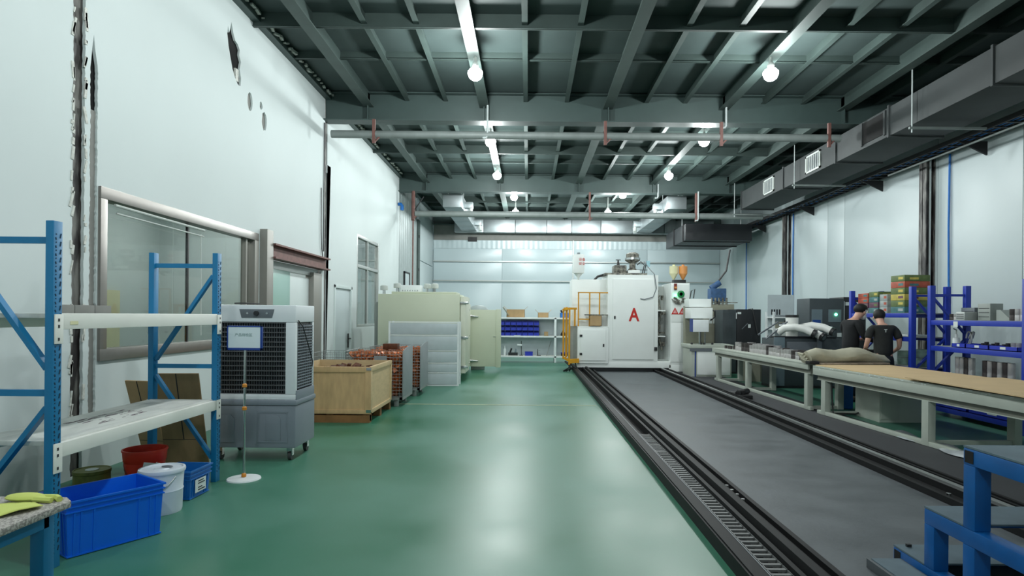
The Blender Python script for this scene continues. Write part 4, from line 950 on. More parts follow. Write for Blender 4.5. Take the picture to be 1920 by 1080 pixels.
# drilling unit right of the machine
t = thing('drilling_unit', 'white arm machine on a grey cabinet right of machine A', 'machine', (4.8,16.3,0))
B().box(-.45,0,0,.62,.9,.76).obj('cabinet', M_table, t, bev=.01); B().box(-.5,-.03,.76,.68,.95,.86).obj('work_top', M_table, t, bev=.02)
B().box(-.3,-.02,.06,.58,0,.72).obj('cabinet_door', M_mach, t, bev=.004); B().box(-.36,-.03,0,-.335,0,.76).obj('blue_corner', M_signblue, t)
B().box(-.5,-.04,.68,.68,-.02,.76).obj('grey_band', M_grey, t)
B().box(-.45,.3,1.86,.16,.8,2.08).obj('upper_arm', M_mach, t, bev=.01); B().box(-.45,.1,1.55,.14,.7,1.84).obj('head', M_mach, t, bev=.015)
B().box(-.45,.7,.86,.05,.9,1.9).obj('column', M_olive, t, bev=.01)
bxh = B().box(-.44,-.1,1.2,-.02,.2,1.52).obj('hanging_box', M_rackw, t, bev=.008); B().box(-.45,-.1,1.2,-.44,.2,1.54).obj('side_sheet', M_signblue, bxh)
B().cyl((-.22,.05,.86),(-.22,.05,1.2),.03,10).cyl((-.08,.05,.86),(-.08,.05,1.2),.02,10).obj('rod', M_chrome, t)
for x in (-.45,-.2,-.12,.1): B().sphere((x+.02,.05,.88),.035,8,6).obj('knob', M_dark, t)
B().tube([(.14,.3,1.8),(.24,.25,1.75),(.26,.3,1.6),(.14,.3,1.5)],.02,8).tube([(-.4,.4,2.08),(-.36,.4,2.3),(-.25,.45,2.35),(-.3,.4,2.1)],.015,6).obj('hose', M_dark, t)
q = B()
for k in range(5): q.cyl((.2+k*.1,.4,1.92),(.2+k*.1,.4,2.12),.03,8)
q.box(.15,.38,1.98,.9,.42,2.0); q.obj('manifold', M_gear, t)
t = thing('wall_motor', 'blue motor on the back column right of machine A', 'motor', (6.15,20.0,2.1))
B().box(-.25,-.2,0,.25,.2,.42).cyl((-.2,0,.42),(.1,0,.62),.1,10).obj('case', cm('motor_blue',(52,84,124)), t, bev=.02)
B().box(-.06,-.06,-2.1,.06,.06,0).obj('stand', M_darkcab, t); B().tube([(.0,0,.6),(.3,0,1.0),(.45,.1,1.7)],.03,8).obj('hose', M_dark, t)

# ------------------------------------------------------------------ cabinets behind the tables
t = thing('olive_cabinet', 'tall olive grey cabinet left of the black cabinets', 'cabinet', (5.75,18.6,0))
B().box(-.55,-.3,0,.4,.4,1.98).obj('body', M_olive, t, bev=.01); B().box(-.5,-.32,.1,.35,-.3,1.9).obj('door', M_olive, t, bev=.005)
q = B()
for k in range(3): q.box(-.35+k*.12,-.33,1.4,-.26+k*.12,-.32,1.6)
q.obj('paper_label', M_label, t)
t = thing('black_cabinet', 'black square cabinet with a small white label', 'cabinet', (6.05,17.3,0))
B().box(-.16,0,.05,.52,.8,1.82).obj('body', M_blackcab, t, bev=.01); B().box(-.55,.0,.05,-.17,.8,1.8).obj('side_door', M_darkcab, t, bev=.01, label='charcoal side door')
B().box(.16,-.01,1.3,.23,0,1.4).obj('paper_label', M_label, t); B().box(-.14,-.01,1.68,-.04,0,1.74).obj('paper_label', M_label, t)
B().bar((-.02,-.02,1.26),(.14,-.02,1.42),.015,.02).obj('handle', M_grey, t); B().cyl((-.18,-.02,1.55),(-.18,-.02,1.72),.012,8).obj('handle', M_rackw, t)
B().tube([(.2,.1,1.82),(.28,0,1.84),(.34,-.03,1.5),(.42,-.03,1.1)],.015,6).obj('cable', M_dark, t)
B().box(-.55,0,0,.52,.7,.05).obj('plinth', M_dark, t)
t = thing('white_storage_rack', 'white metal shelving with equipment between black cabinet and grey machine', 'rack', (6.98,16.6,0))
for x in (-.33,.33,): 
    for y in (0,.5): B().box(x-.025,y-.025,0,x+.025,y+.025,1.75).obj('upright', M_rackw, t)
for z in (.5,.95,1.3,1.62): B().box(-.33,-.02,z-.04,.33,.52,z).obj('shelf', M_rackw, t, bev=.004)
B().box(-.33,.5,.4,.33,.51,1.75).obj('back_sheet', M_rackg, t)
for x,z,w_,h_,m,nm,lb in ((-.1,1.3,.28,.18,M_olive,'instrument','olive instrument on the upper shelf of the white rack'),(.15,1.3,.2,.22,M_darkcab,'instrument','dark square instrument on the upper shelf of the white rack'),(.12,.95,.3,.28,M_grey,'instrument','grey instrument case on the white rack below the dark one'),(-.15,.5,.3,.3,M_rackw,'carton','white carton low on the white rack'),(0,1.62,.5,.03,M_grey,'tray','flat tray of parts on top of the white rack')):
    tt = thing(nm, lb, 'instrument' if nm=='instrument' else nm, (6.98+x,16.72,z)); B().box(-w_/2,-.08,0,w_/2,.12,h_).obj('case', m, tt, bev=.005); B().box(-w_/3,-.085,h_*.4,w_/3,-.08,h_*.8).obj('front_plate', M_grey if m!=M_grey else M_darkcab, tt)
q = thing('chart_board', 'pale board with dark printing standing above the white rack', 'board', (6.9,16.9,1.621)); B().box(-.3,0,0,.42,.02,.6).obj('sheet', M_rackg, q)
k_ = B()
for k in range(4): k_.box(-.2+k*.07,-.004,.05,-.16+k*.07,0,.2)
k_.obj('print', M_ink, q)
t = thing('grey_machine', 'low grey machine with open duct arms in front of the dark cabinet', 'machine', (6.02,13.9,0))
B().box(-.45,0,.05,1.1,.7,1.12).obj('body', M_darkcab, t, bev=.012); B().box(-.45,-.02,.05,-.2,0,1.15).obj('blue_grey_side', M_bluegrey, t, bev=.006); B().box(-.15,-.02,.5,.55,0,1.05).obj('front_panel', M_grey, t, bev=.006)
B().box(-.45,0,0,1.1,.7,.05).obj('plinth', M_dark, t); B().box(-.4,.05,1.12,1.0,.5,1.17).obj('top', M_blackcab, t)
q = B(); q.lathe([(.13,1.17),(.14,1.6),(.0,1.6)],24,(.05,.2,0)); q.obj('white_drum', M_arm, t)
B().lathe([(.145,1.6),(.145,1.66),(0,1.66)],24,(.05,.2,0)).obj('drum_lid', M_dark, t)
for pts,lb in (([(-.3,.1,1.26),(-.2,.0,1.36),(.0,-.08,1.38),(.18,-.16,1.34),(.32,-.26,1.26)],0),([(.2,.15,1.36),(.45,.08,1.42),(.66,-.04,1.38),(.78,-.16,1.3)],0),([(.3,.0,1.3),(.44,-.14,1.25),(.52,-.26,1.18)],0)):
    a = B().tube(pts,.085,16).obj('fume_arm', M_arm, t, label='white bent fume extraction arm')
    e = Vector(pts[-1]); d = (e-Vector(pts[-2])).normalized()
    B().tube([e-d*.01, e+d*.06],[.09,.1],16).obj('nozzle', M_dark, a); B().tube([e+d*.055,e+d*.065],.06,12).obj('nozzle_core', M_grey, a)
B().bar((-.62,.0,1.1),(-.1,.1,1.5),.03,.03).bar((-.8,.0,1.2),(-.3,.1,1.5),.03,.03).obj('strut', M_grey, t); B().box(.52,-.1,.4,.6,-.02,1.2).obj('post', M_grey, t)
t = thing('dark_control_cabinet', 'tall charcoal control cabinet with green lamp behind the workers', 'cabinet', (7.1,14.6,0))
B().box(-.4,0,.0,.42,.7,2.06).obj('body', M_darkcab, t, bev=.01); B().box(.42,.05,0,.46,.6,2.0).obj('door_edge', M_chrome, t)
B().box(.46,.1,.0,1.0,.8,2.1).obj('open_compartment', M_blackcab, t, bev=.01, label='black open side')
B().box(-.35,-.015,1.25,-.1,0,1.8).obj('panel', M_bluegrey, t); b_ = B().box(-.33,-.02,1.36,-.14,-.015,1.55).obj('blue_plate', cm('plate_blue',(26,72,150)), t); 
B().box(.05,-.015,1.5,.35,0,1.8).obj('panel', M_bluegrey, t); B().sphere((.22,-.02,1.68),.035,10,8).obj('green_lamp', M_greenlamp, t)
B().box(.02,-.02,1.2,.06,0,1.4).box(.1,-.02,1.2,.14,0,1.4).obj('handle', M_chrome, t); B().box(.26,-.015,1.15,.36,0,1.24).obj('paper_label', M_label, t); B().box(.5,.08,1.9,.8,.1,1.98).obj('paper_label', M_label, t)
t = thing('printer_shelf', 'grey wall shelf with flat devices left of the charcoal cabinet', 'shelf', (6.85,15.6,0))
B().box(-.3,0,1.38,.5,.4,1.42).obj('shelf', M_rackw, t); B().box(-.25,.02,0,.45,.38,1.38).obj('body', M_machg, t, bev=.01)
B().box(-.25,0,1.42,.15,.3,1.47).box(-.1,0,1.47,.35,.28,1.5).obj('device', M_grey, t)

# ------------------------------------------------------------------ tables
def table(label, loc, rz, W, L, Hh, fas, legs, lower, kraft):
    t = thing('work_table', label, 'table', loc, rz)   # origin: far left corner; +x right, -y towards the camera
    B().box(0,-L,Hh-.03,W,0,Hh).obj('table_top', M_table, t, bev=.004)
    B().box(0,-L,Hh-fas,.035,0,Hh-.0305).obj('fascia', M_table, t, bev=.006); B().box(W-.035,-L,Hh-fas,W,0,Hh-.0305).obj('fascia', M_table, t); B().box(0.036,-.035,Hh-fas,W-.036,0,Hh-.0305).obj('fascia', M_table, t)
    B().box(.06,-L+.02,Hh-fas-.07,.10,-.05,Hh-fas+.02).box(W-.1,-L+.02,Hh-fas-.07,W-.06,-.05,Hh-fas+.02).obj('apron', M_tablesh, t)
    B().box(.045,-L+.02,Hh-fas-.08,.10,-.05,Hh-fas-.07).obj('apron_lip', M_table, t)
    for y in legs:
        for x in (.09, W-.12): B().box(x-.05,-y-.06,.012,x+.05,-y+.06,Hh-fas-.08).obj('leg', M_table, t, bev=.004)
        if lower: B().box(.14,-y-.03,.02,W-.17,-y+.03,.07).obj('cross_bar', M_table, t)
    B().box(.045,-lower,.012,.11,-.06,.07).obj('bottom_rail', M_table, t, bev=.003)
    return t
T1 = table('narrow grey-green far table carrying rows of steel rings', (4.66,15.5,0), R(1.6), .75, 5.0, .82, .11, (.25,2.15,4.85), 5.0, 0)
T2 = table('long grey-green near table covered with kraft board', (4.78,10.28,0), R(3.6), 1.35, 4.9, .80, .15, (.25,2.6,4.6), 4.8, 1)
q = B(); rr = random.Random(17)
for k in range(46): q.cbox((-.0005, -rr.uniform(.1,4.6), .797-abs(rr.gauss(0,.02))), (.002, rr.uniform(.01,.05), rr.uniform(.004,.012)))
q.obj('paint_chips', M_label, T2)['kind'] = 'stuff'
def on2(x,y,z):
    a = R(3.6); return (4.78+x*math.cos(a)-y*math.sin(a), 10.28+x*math.sin(a)+y*math.cos(a), z)
o = B().box(.03,-2.5,0,1.33,-.03,.012).obj('kraft_sheet', M_kraft, loc=on2(0,0,.802)); o.rotation_euler = (0,0,R(3.6)); tag(o, 'tan kraft board sheet on the near table, farther sheet by the tarp', 'cardboard')
o = B().box(.01,-4.88,0,1.31,-2.35,.012).obj('kraft_sheet', M_kraft, loc=on2(0,0,.842)); o.rotation_euler = (R(.3),0,R(2.2)); tag(o, 'tan kraft board sheet on the near table, nearer overlapping sheet', 'cardboard')
# metal pieces under table 2
t = thing('floor_cabinet', 'grey-green steel box cabinet under the near table', 'cabinet', (5.7,9.75,0))
B().box(-.3,-.35,.0,.35,.35,.5).obj('body', M_table, t, bev=.008); B().box(-.28,-.36,.05,.0,-.35,.47).obj('door', M_table, t, bev=.004)
t = thing('pedestal', 'round grey pedestal under the far table', 'pedestal', (5.75,15.5,0))
B().lathe([(.0,0),(.34,0),(.34,.3),(.3,.5),(.3,.74),(0,.74)],8).obj('drum', M_olive, t)
t = thing('crumpled_cover', 'crumpled grey plastic sheeting at the foot of the near table', 'plastic sheet', (5.0,7.5,0.012))
q = B(); vs = []; fs = []; rr = random.Random(12); nx,ny = 12,40
for j in range(ny+1):
    for i in range(nx+1):
        u = i/nx; v = j/ny; vs.append((-.02+.26*u+.05*math.sin(v*14), -1.0+2.0*v, .01+.07*math.sin(math.pi*u)*(.5+.5*abs(math.sin(v*17)))*rr.uniform(.7,1.1)*(1-.4*v)))
for j in range(ny):
    for i in range(nx): a = j*(nx+1)+i; fs.append((a,a+1,a+nx+2,a+nx+1))
q.add(vs,fs); o = q.obj('sheeting', M_cagep, t); 
tag(B().tube([(4.9,9.9,.66),(4.92,9.9,.3),(4.93,9.88,.06),(5.3,9.9,.05),(5.5,10.1,.06)],.014,6).obj('black_cable', M_dark), 'black cable hanging under the far end of the near table', 'cable')
# tarp roll
t = thing('tarp_roll', 'rolled khaki tarp lying across the joint of the two tables', 'tarp', (4.9,10.55,.815), R(9))
q = B(); vs = []; fs = []; rr = random.Random(6); n = 24; m_ = 26
for j in range(m_+1):
    u = j/m_; x = -.12+1.5*u; w_ = .19*(1-.35*max(0,u-.75)/.25)*(1+.08*math.sin(u*16)); h_ = .125*(1-.45*max(0,u-.7)/.3)*(1+.1*math.sin(u*11+1)); 
    if u < .12: w_ *= .75+2*u; h_ *= .8+1.6*u
    for k in range(n):
        a = 2*math.pi*k/n; f_ = 1+.06*math.sin(3*a+u*9)+.03*rr.uniform(-1,1)
        vs.append((x+.03*math.sin(a*2), w_*math.cos(a)*f_, max(.004,h_+h_*math.sin(a)*f_)))
for j in range(m_):
    for k in range(n): fs.append((j*n+k,j*n+(k+1)%n,(j+1)*n+(k+1)%n,(j+1)*n+k))
fs.append(tuple(range(n-1,-1,-1))); fs.append(tuple(m_*n+k for k in range(n)))
q.add(vs,fs).obj('roll', M_tarp, t)
for k in range(4):
    B().tube([(-.13-.02*k,-.1+.02*k,.03+.04*k),(-.22,-.02+.03*k,.08+.03*k),(-.15,.1,.06+.035*k)],[.03,.02,.012],6).obj('folded_end', M_tarp, t)
B().box(.0,-.3,.0,1.25,.1,.022).obj('under_layer', cm('dusty_pink_cloth',(150,134,118)), t, bev=.008)
B().box(-.2,-.22,-.0,-.02,-.1,.05).obj('dark_fold', M_dark, t, bev=.01)
# steel rings in rows
pr = {}
def ring_obj(r, h_, m):
    key = (r,h_,m.name)
    if key not in pr:
        b = B().lathe([(r*.6,.0),(r,.0),(r,h_*.45),(r*.97,h_*.48),(r,h_*.51),(r,h_),(r*.6,h_),(r*.6,0)],16); b.f = [f for f in b.f if len(f) == 4]
        pr[key] = b.obj('steel_ring', m); return pr[key]
    o = pr[key].copy(); C.objects.link(o); return o
rr = random.Random(21)
a16 = R(1.6)
for i in range(26):
    for row in range(2):
        yy = -.25-i*.168; xx = .28+row*.2+rr.uniform(-.02,.02)
        if yy < -4.45: continue
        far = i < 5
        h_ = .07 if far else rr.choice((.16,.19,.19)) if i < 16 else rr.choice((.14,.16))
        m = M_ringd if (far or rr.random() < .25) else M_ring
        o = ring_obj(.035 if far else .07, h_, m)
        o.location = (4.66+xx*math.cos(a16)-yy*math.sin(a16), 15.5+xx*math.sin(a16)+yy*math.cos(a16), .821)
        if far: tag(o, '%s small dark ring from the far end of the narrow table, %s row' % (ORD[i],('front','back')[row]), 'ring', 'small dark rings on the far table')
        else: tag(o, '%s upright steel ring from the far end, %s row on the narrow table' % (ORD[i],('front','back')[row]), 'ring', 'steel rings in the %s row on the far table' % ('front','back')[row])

# ------------------------------------------------------------------ cobalt racks
def cobalt(label, loc, L, shelves, D=.6):
    t = thing('cobalt_rack', label, 'rack', loc)   # origin at near front post; +x to the wall, +y away
    for x in (0,D):
        for y in (0,L): B().box(x-.045,y-.04,0,x+.045,y+.04,2.16).obj('upright', M_racku, t, bev=.005)
    for y in (0,L):
        B().box(0,y-.015,1.98,D,y+.015,2.02).obj('cross_bar', M_racku, t); B().bar((.03,y,1.95),(D-.03,y,1.35),.03,.05,(0,1,0)).obj('diagonal_brace', M_racku, t); B().bar((D-.03,y,1.25),(.03,y,.7),.03,.05,(0,1,0)).obj('diagonal_brace', M_racku, t)
    for z in shelves:
        for x in (-.01,D): B().box(x-.025,.02,z-.085,x+.025,L-.02,z-.005).obj('beam', M_racku, t, bev=.004)
        B().box(0.02,.02,z-.02,D-.02,L-.02,z).obj('shelf_board', M_machg, t)
    return t
RA = cobalt('cobalt blue rack loaded with coloured cartons behind the workers', (6.72,10.72,0), 2.0, (.2,.75,1.28,1.70))
RB = cobalt('cobalt blue rack with steel parts at the right edge', (6.84,8.4,0), 2.0, (.16,.62,1.15,1.58))
for y,z in ((1.36,1.54),): B().box(-.037,y-.05,z-.07,-.035,y+.05,z+.02).obj('shelf_label', M_label, RB)
# carton stacks on rack A: layered printed boxes
cols = [('carton_green',(92,110,62)),('carton_red',(170,80,58)),('carton_yellow',(186,170,80)),('carton_teal',(60,110,112)),('carton_purple',(96,60,80)),('carton_grey',(150,158,156))]
def stack(x0, y0, nlay, w_, d_, h_, seq, where):
    for k in range(nlay):
        nm, rgb = cols[seq[k%len(seq)]]
        t = thing('printed_carton', '%s printed carton, layer %s of the stack %s' % (nm.split('_')[1], ['at the bottom','second up','third up','fourth up','fifth up','at the top'][k if k < nlay-1 else 5], where), 'box', (x0,y0,1.701+k*h_), 0, 'cartons on the cobalt rack')
        B().box(0,0,0,d_,w_,h_-.003).obj('carton', cm(nm,rgb), t, bev=.003)
        pm = cm(cols[(seq[k%len(seq)]+2)%6][0],cols[(seq[k%len(seq)]+2)%6][1])
        B().box(-.001,w_*.1,h_*.3,.0,w_*.45,h_*.7).obj('printed_patch', pm, t); B().box(d_*.2,-.0015,h_*.25,d_*.55,0,h_*.6).obj('printed_patch', pm, t)
stack(6.78, 11.05, 6, .42, .46, .115, (3,0,2,0,1,0), 'nearest the post')
stack(6.78, 11.58, 3, .25, .4, .12, (5,5,5), 'of grey boxes')
stack(6.78, 11.88, 4, .32, .46, .105, (3,4,3,0), 'in the middle')
stack(6.78, 12.24, 4, .36, .46, .1, (5,4,1,1), 'at the far end')
tag(B().box(0,0,0,.35,.7,.03).obj('flat_carton', M_label, loc=(6.78,10.95,1.283)), 'pale flat carton on the second shelf of the carton rack', 'box')
for k,(y,h_) in enumerate(((10.9,.3),(11.35,.25))):
    t = thing('green_can', ('nearer','farther')[k]+' pale green drum low on the carton rack', 'drum', (7.0,y,.752)); B().lathe([(.13,0),(.14,.02),(.14,h_-.02),(.12,h_),(0,h_)],20).obj('body', cm('drum_green',(120,146,136)), t); B().lathe([(.142,h_*.5),(.146,h_*.52),(.142,h_*.54)],20).obj('hoop', M_grey, t)
# steel parts on rack B
def cyls(lst, label, group, z):
    for k,(x,y,r,h_,m) in enumerate(lst):
        o = ring_obj(r,h_,m); o.location = (6.84+x,8.4+y,z+.001); tag(o,'%s %s' % (ORD[k]+' from the left,' if len(lst)>1 else '',label),'ring',group)
cyls([(.18,1.74-.1*k,.045,.1,M_ring if k%2 else M_ringd) for k in range(4)],'short steel ring at the left front of the top shelf','short rings on the top shelf',1.58)
cyls([(.2,.5-.1*k,.045,.17,M_ring if k%3 else M_ringd) for k in range(5)],'tall steel sleeve at the right end of the top shelf','tall sleeves on the top shelf',1.58)
for k,(x,y,w_,h_,m,lb) in enumerate(((.42,1.45,.3,.2,M_grey,'dark stacked steel block on the top shelf, left'),(.42,1.1,.26,.26,M_machg,'pale stacked box on the top shelf beside the steel block'),(.25,1.38,.2,.13,M_alu,'pale slotted block in front on the top shelf'))):
    t = thing('steel_block', lb, 'block', (6.84+x-.1,8.4+y,1.581)); B().box(-.1,-w_/2,0,.1,w_/2,h_).obj('block', m, t, bev=.006)
    q = B()
    for j in range(3): q.box(-.102,-w_/2+.02,h_*(.2+.25*j),-.1,w_/2-.02,h_*(.2+.25*j)+.008)
    q.obj('joint_line', M_ink, t)
tag(B().prism([(0,0),(.3,0),(.3,.16),(.22,.16)],0,.2,lambda a,b,c:(c,a-.0,b)).obj('wedge_block', M_machg, loc=(7.1,9.0,1.581)), 'sloping grey wedge before the tall sleeves on the top shelf', 'block')
cyls([(.2,1.15-.07*k,.03,.06+.02*(k%3),M_ringd if k%2 else M_dark) for k in range(9)],'small dark fitting in the row on the middle shelf','small fittings on the middle shelf',1.15)
cyls([(.22,.5-.09*k,.04,.11,M_ring) for k in range(2)],'short bright ring on the middle shelf','bright rings on the middle shelf',1.15)
cyls([(.2,.2,.05,.26,M_ring),(.2,.09,.05,.26,M_ringd)],'tall steel sleeve at the right end of the middle shelf','tall sleeves on the middle shelf',1.15)
t = thing('dispenser_bottle', 'white pump bottle at the left of the middle shelf', 'bottle', (7.0,10.02,1.151)); B().lathe([(.05,0),(.055,.1),(.05,.14),(.02,.15),(.02,.2),(0,.2)],14).obj('bottle', M_rackw, t); B().tube([(0,0,.2),(0,0,.27),(-.05,0,.29)],.01,6).obj('pump', M_alu, t)
t = thing('hose_bundle', 'tangle of grey hoses beside the pump bottle', 'hose', (7.05,9.8,1.151))
for k in range(3): B().tube([(.02*k,.06*math.cos(a+k),.14+.11*math.sin(a)) for a in [j*.6 for j in range(10)]],.012,6).obj('hose', M_alu, t)
cyls([(.2,1.62-.1*k,.048,.36,M_ring if k!=2 else M_ringd) for k in range(4)],'tall bright steel cylinder in the left group on the low shelf','left cylinders on the low shelf',.62)
cyls([(.2,1.02-.1*k,.048,.34,M_ring if k%2 else M_ringd) for k in range(6)],'tall bright steel cylinder in the right group on the low shelf','right cylinders on the low shelf',.62)
t = thing('chain_basket', 'round wire basket at the right end of the low shelf', 'basket', (7.1,8.62,.623))
q = B()
for k in range(14): a = 2*math.pi*k/14; q.tube([(.1*math.cos(a),.1*math.sin(a),0),(.12*math.cos(a+.5),.12*math.sin(a+.5),.2)],.005,4)
for z,r in ((0,.1),(.1,.11),(.2,.12)): q.tube([(r*math.cos(a),r*math.sin(a),z) for a in [2*math.pi*k/16 for k in range(17)]],.006,4)
q.obj('wire', M_ring, t)
def shelf_bin(label, x, y, z, L, Hh=.11, lab=True):
    t = thing('shelf_bin', label, 'bin', (x,y,z), 0, 'blue bins on the right rack')
    B().box(0,0,0,.008,L,Hh).box(.35,0,0,.358,L,Hh).box(0,0,0,.358,.006,Hh).box(0,L-.006,0,.358,L,Hh).box(0,0,0,.358,L,.006).obj('body', M_bin, t)
    if lab: B().box(-.002,L*.4,Hh*.25,0,L*.6,Hh*.85).obj('bin_label', M_label, t)
for k,nm in enumerate(('third bin from the left','second bin from the left','leftmost bin')): pass
shelf_bin('blue bin on the middle shelf, right one of three', 6.80, 8.52, 1.152, .52, .06); shelf_bin('blue bin on the middle shelf, middle one of three', 6.80, 9.06, 1.152, .46, .06); shelf_bin('blue bin on the middle shelf, left one of three', 6.80, 9.54, 1.152, .3, .06)
shelf_bin('blue bin on the bottom shelf, left one under the near table', 6.8, 9.5, .162, .75, .13, False); shelf_bin('blue bin on the bottom shelf with a white label', 6.8, 8.5, .162, .95, .13)

# ------------------------------------------------------------------ blue steel steps, lower right
t = thing('steel_steps', 'blue square-tube step platform with scuffed plates at the lower right', 'steps', (2.42,3.0,0))
def sb(nm,a,b,w_=.09,m=M_stepblue): return B().bar(a,b,w_,w_).obj(nm, m, t, bev=.006)
WX2 = 1.1
Ytop, Ymid, Ylow = .40, .73, 1.04
# top level z .9, mid .46, low .1
for x in (.045,WX2-.045):
    sb('side_bar',(x,-.7,.845),(x,Ytop,.845)); sb('side_bar',(x,-.7,.405),(x,Ymid,.405)); sb('side_bar',(x,-.7,.055),(x,Ylow,.055))
    sb('post',(x,Ytop-.045,.45),(x,Ytop-.045,.8)); sb('post',(x,Ymid-.045,.1),(x,Ymid-.045,.36)); sb('post',(x,Ytop-.045,.1),(x,Ytop-.045,.36)); sb('post',(x,-.65,.1),(x,-.65,.36)); sb('post',(x,-.65,.45),(x,-.65,.8))
for y,z in ((Ytop-.045,.845),(Ymid-.045,.405),(Ylow-.045,.055)): sb('front_bar',(.09,y,z),(WX2-.09,y,z))
B().box(.0,-.7,.892,WX2,Ytop,.902).obj('tread_plate', M_stepplate, t); B().box(0,Ytop,.452,WX2,Ymid,.462).obj('tread_plate', M_stepplate, t); B().box(0,Ymid,.102,WX2,Ylow,.112).obj('tread_plate', M_stepplate, t)
for x,y in ((.06,Ylow-.05),(.95,Ymid-.05)): B().box(x,y,(.112 if y>.8 else .462),x+.03,y+.02,(.13 if y>.8 else .48)).obj('bolt', M_dark, t)
for y,z in ((Ytop-.045,.845),(Ylow-.045,.055)): B().box(-.002,y-.033,z-.033,.001,y+.033,z+.033).obj('tube_opening', M_black, t)
t = thing('steel_plinth', 'dark green steel plinth on the floor left of the blue steps', 'block', (2.17,3.35,.012)); B().box(0,-.9,0,.22,.56,.06).obj('block', M_darkcab, t, bev=.004); B().box(.02,-.88,.06,.2,.54,.066).obj('top_face', M_stepplate, t)

# ------------------------------------------------------------------ people
def skin_mesh(name, nodes, edges_, m, parent, sub=2):
    me = bpy.data.meshes.new(name); me.from_pydata([n_[0] for n_ in nodes], edges_, []); me.materials.append(m)
    o = bpy.data.objects.new(name, me); C.objects.link(o); o.parent = parent
    md = o.modifiers.new('skin','SKIN'); md.use_smooth_shade = True; md.branch_smoothing = .4
    for i,n_ in enumerate(nodes):
        r = n_[1]; r = (r,r) if not isinstance(r,tuple) else r
        me.skin_vertices[0].data[i].radius = r
    me.skin_vertices[0].data[0].use_root = True
    s_ = o.modifiers.new('sub','SUBSURF'); s_.levels = sub; s_.render_levels = sub
    return o
def person(label, loc, rz, shirt, long_sleeve, headpitch, armL, armR, tag_mark=False, mask=False, hat=False):
    t = thing('person', label, 'person', loc, rz)  # faces +y locally
    hp = headpitch
    hips = (0,0,.94); chest = (0,.03,1.32); neck = (0,.06+.03*hp,1.49); headb = (0,.09+.07*hp,1.55); headm = (0,.11+.11*hp,1.62); headt = (0,.11+.13*hp,1.70-.02*hp)
    sh = .19
    N = [(hips,(.135,.1)),((0,.01,1.1),(.14,.11)),(chest,(.165,.12)),((0,.045,1.43),(.1,.075)),(neck,.064),(headb,.07),(headm,(.082,.1)),(headt,(.07,.085))]
    E = [(i,i+1) for i in range(7)]
    def limb(start, pts):
        p_ = start
        for q_ in pts: N.append(q_); E.append((p_,len(N)-1)); p_ = len(N)-1
        return p_
    for s_,arm in ((-1,armL),(1,armR)):
        sx = s_*sh
        limb(3, [((sx*.85,.03,1.42),.065),((sx*1.15,.03,1.36),.055)]+[((s_*a[0],a[1],a[2]),a[3]) for a in arm])
        hnd = arm[-1]; base = len(N)-1
        d = Vector((s_*(arm[-1][0]-arm[-2][0]),arm[-1][1]-arm[-2][1],arm[-1][2]-arm[-2][2])).normalized()
        side = d.cross(Vector((0,0,1))).normalized()
        hb = Vector((s_*hnd[0],hnd[1],hnd[2]))
        palm = hb+d*.06; N.append((tuple(palm),(.034,.02))); E.append((base,len(N)-1)); pi_ = len(N)-1
    for s_ in (-1,1):
        limb(0, [((s_*.09,.0,.86),.095),((s_*.1,.01,.5),.06),((s_*.11,-.01,.28),.052),((s_*.11,-.02,.09),.036),((s_*.11,.05,.045),.04),((s_*.12,.13,.035),.034)])
    body = skin_mesh('body', N, E, M_skin, t)
    # fingers
    for s_,arm in ((-1,armL),(1,armR)):
        a,b = arm[-1],arm[-2]; hb = Vector((s_*a[0],a[1],a[2])); d = (hb-Vector((s_*b[0],b[1],b[2]))).normalized(); side = d.cross(Vector((0,0,1))).normalized(); dn = d.cross(side)
        if dn.z > 0: dn = -dn
        for k,l_ in enumerate((.065,.075,.07,.055)):
            o_ = hb+d*.07+side*(-.027+.018*k)
            q = B().tube([o_, o_+d*l_*.5+dn*.006, o_+d*l_*.8+dn*.022, o_+d*l_*.95+dn*.038],[.009,.0085,.008,.006],8)
            q.obj('finger', M_skin, t)
        o_ = hb+d*.03-side*s_*.03; B().tube([o_, o_+d*.03-side*s_*.025+dn*.01, o_+d*.055-side*s_*.03+dn*.02],[.012,.01,.008],8).obj('thumb', M_skin, t)
    # shirt
    g = 1.16
    SN = [((0,0,.84),(.178,.145)),((0,.01,1.1),(.168,.135)),((0,.03,1.32),(.19,.145)),((0,.045,1.43),(.12,.095)),((0,.05,1.47),(.075,.07))]; SE = [(0,1),(1,2),(2,3),(3,4)]
    for s_,arm in ((-1,armL),(1,armR)):
        sx = s_*sh; p_ = 3
        pts = [((sx*.85,.03,1.42),.083),((sx*1.15,.03,1.36),.076)]
        lim = arm if long_sleeve else arm[:1]
        pts += [((s_*a[0],a[1],a[2]),a[3]*(1.3 if long_sleeve else 1.45)) for a in (lim[:-1] if long_sleeve else lim)]
        for q_ in pts: SN.append(q_); SE.append((p_,len(SN)-1)); p_ = len(SN)-1
    skin_mesh('shirt', SN, SE, shirt, t)
    TN = [((0,0,.92),(.172,.14)),((0,0,1.0),(.16,.13))]; TE = [(0,1)]
    for s_ in (-1,1):
        p_ = 0
        for q_ in (((s_*.09,.0,.82),.11),((s_*.1,.01,.5),.085),((s_*.11,-.01,.28),.075),((s_*.11,-.02,.1),.07)): TN.append(q_); TE.append((p_,len(TN)-1)); p_ = len(TN)-1
    skin_mesh('trousers', TN, TE, M_pants, t)
    for s_ in (-1,1): B().sphere((s_*.115,.05,.045),.05,12,8,(.95,2.4,.9)).obj('shoe', M_dark, t)
    hc = Vector(headm)
    B().sphere((hc.x,hc.y-.022,hc.z+.045),.108,18,12,(.92,1.02,.98)).obj('hair', M_hair, t) if not hat else B().sphere((hc.x,hc.y-.012,hc.z+.06),.112,18,12,(.95,1.1,.85)).obj('hair', M_hair, t)
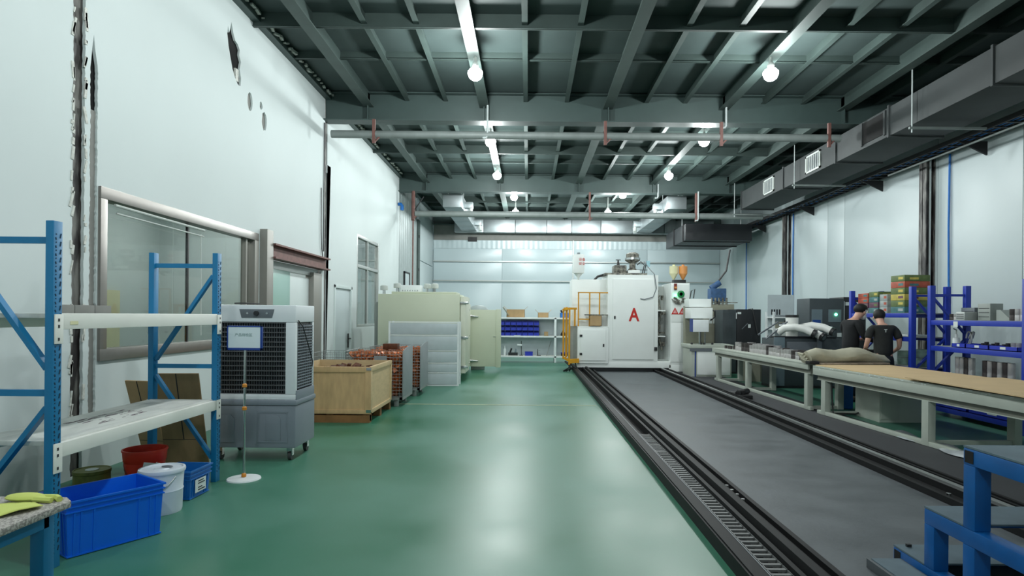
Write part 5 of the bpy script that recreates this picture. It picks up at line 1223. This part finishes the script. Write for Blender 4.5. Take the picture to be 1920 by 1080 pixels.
    fdir = Vector((0,math.cos(.7*hp),-math.sin(.7*hp))); up = Vector((0,math.sin(.7*hp),math.cos(.7*hp)))
    f0 = hc+fdir*.098
    B().tube([f0+up*.02, f0+fdir*.012-up*.015, f0+fdir*.004-up*.03],[.006,.014,.012],8).obj('nose', M_skin, t)
    for s_ in (-1,1):
        B().sphere(tuple(f0-fdir*.012+up*.02+Vector((s_*.032,0,0))),.011,8,6).obj('eye', M_mask, t); B().sphere(tuple(hc+Vector((s_*.088,0,-.01))),.025,8,6,(.4,.8,1.2)).obj('ear', M_skin, t)
    B().cbox(tuple(f0-up*.05),(.04,.008,.008)).obj('mouth', M_redp, t)
    if mask:
        B().sphere(tuple(f0-up*.035-fdir*.01),.062,14,10,(1,.75,.95)).obj('mask', M_mask, t)
        ring_ = [hc+Vector((.1*math.sin(a_),0,0))*1.02+ (fdir*.09-up*.03)*math.cos(a_/2)**2 + (up*.11-fdir*.04)*math.sin(a_/2)**2*1.0 for a_ in [k*math.pi/10-math.pi for k in range(21)]]
        B().tube([tuple(hc+fdir*.08-up*.02+Vector((.06,0,0))), tuple(hc+up*.03+Vector((.102,0,0))), tuple(hc+up*.125-fdir*.03+Vector((.05,0,0))), tuple(hc+up*.145-fdir*.04), tuple(hc+up*.125-fdir*.03-Vector((.05,0,0))), tuple(hc+up*.03-Vector((.102,0,0))), tuple(hc+fdir*.08-up*.02-Vector((.06,0,0)))],.007,6).obj('mask_strap', M_mask, t)
    if tag_mark: B().cbox((0,-.098,1.40),(.05,.004,.008)).cbox((0,-.1,1.375),(.012,.004,.05)).obj('collar_print', M_label, t, label='small white print below the collar')
    return t
person('person in black with a white face mask, head bowed to the right', (6.2,11.8,0), R(-80), M_shirt, True, 1.0,
       [(.25,.1,1.18,.042),(.24,.3,1.12,.034),(.2,.42,1.12,.026)],[(.25,.08,1.18,.042),(.22,.3,1.1,.034),(.15,.42,1.1,.026)], mask=True, hat=True).scale = (1.06,1.06,1.06)
person('person in charcoal T-shirt seen from behind, head bent over the work', (6.38,11.0,0), R(-10), M_shirtg, False, 1.1,
       [(.255,.0,1.22,.048),(.27,.06,1.08,.04),(.2,.3,1.04,.028)],[(.26,.0,1.22,.048),(.285,.06,1.08,.04),(.25,.26,.98,.028)], tag_mark=True)
t = thing('dark_bin', 'dark open bin on the stand in front of the worker in charcoal', 'bin', (6.5,11.62,0)); B().box(-.15,-.12,.0,.15,.15,.85).obj('stand', M_blackcab, t, bev=.01); B().lathe([(.13,.85),(.17,1.0),(.16,1.0),(.12,.87),(0,.87)],12).obj('bin', M_dark, t)
t = thing('blue_bag', 'bright blue bag standing behind the near table leg', 'bag', (5.62,10.8,0)); B().box(-.1,-.05,.0,.1,.08,.42).obj('bag', M_cable, t, bev=.03); B().tube([(-.05,0,.41),(-.05,0,.5),(.05,0,.5),(.05,0,.41)],.008,6).obj('handle', M_cable, t)
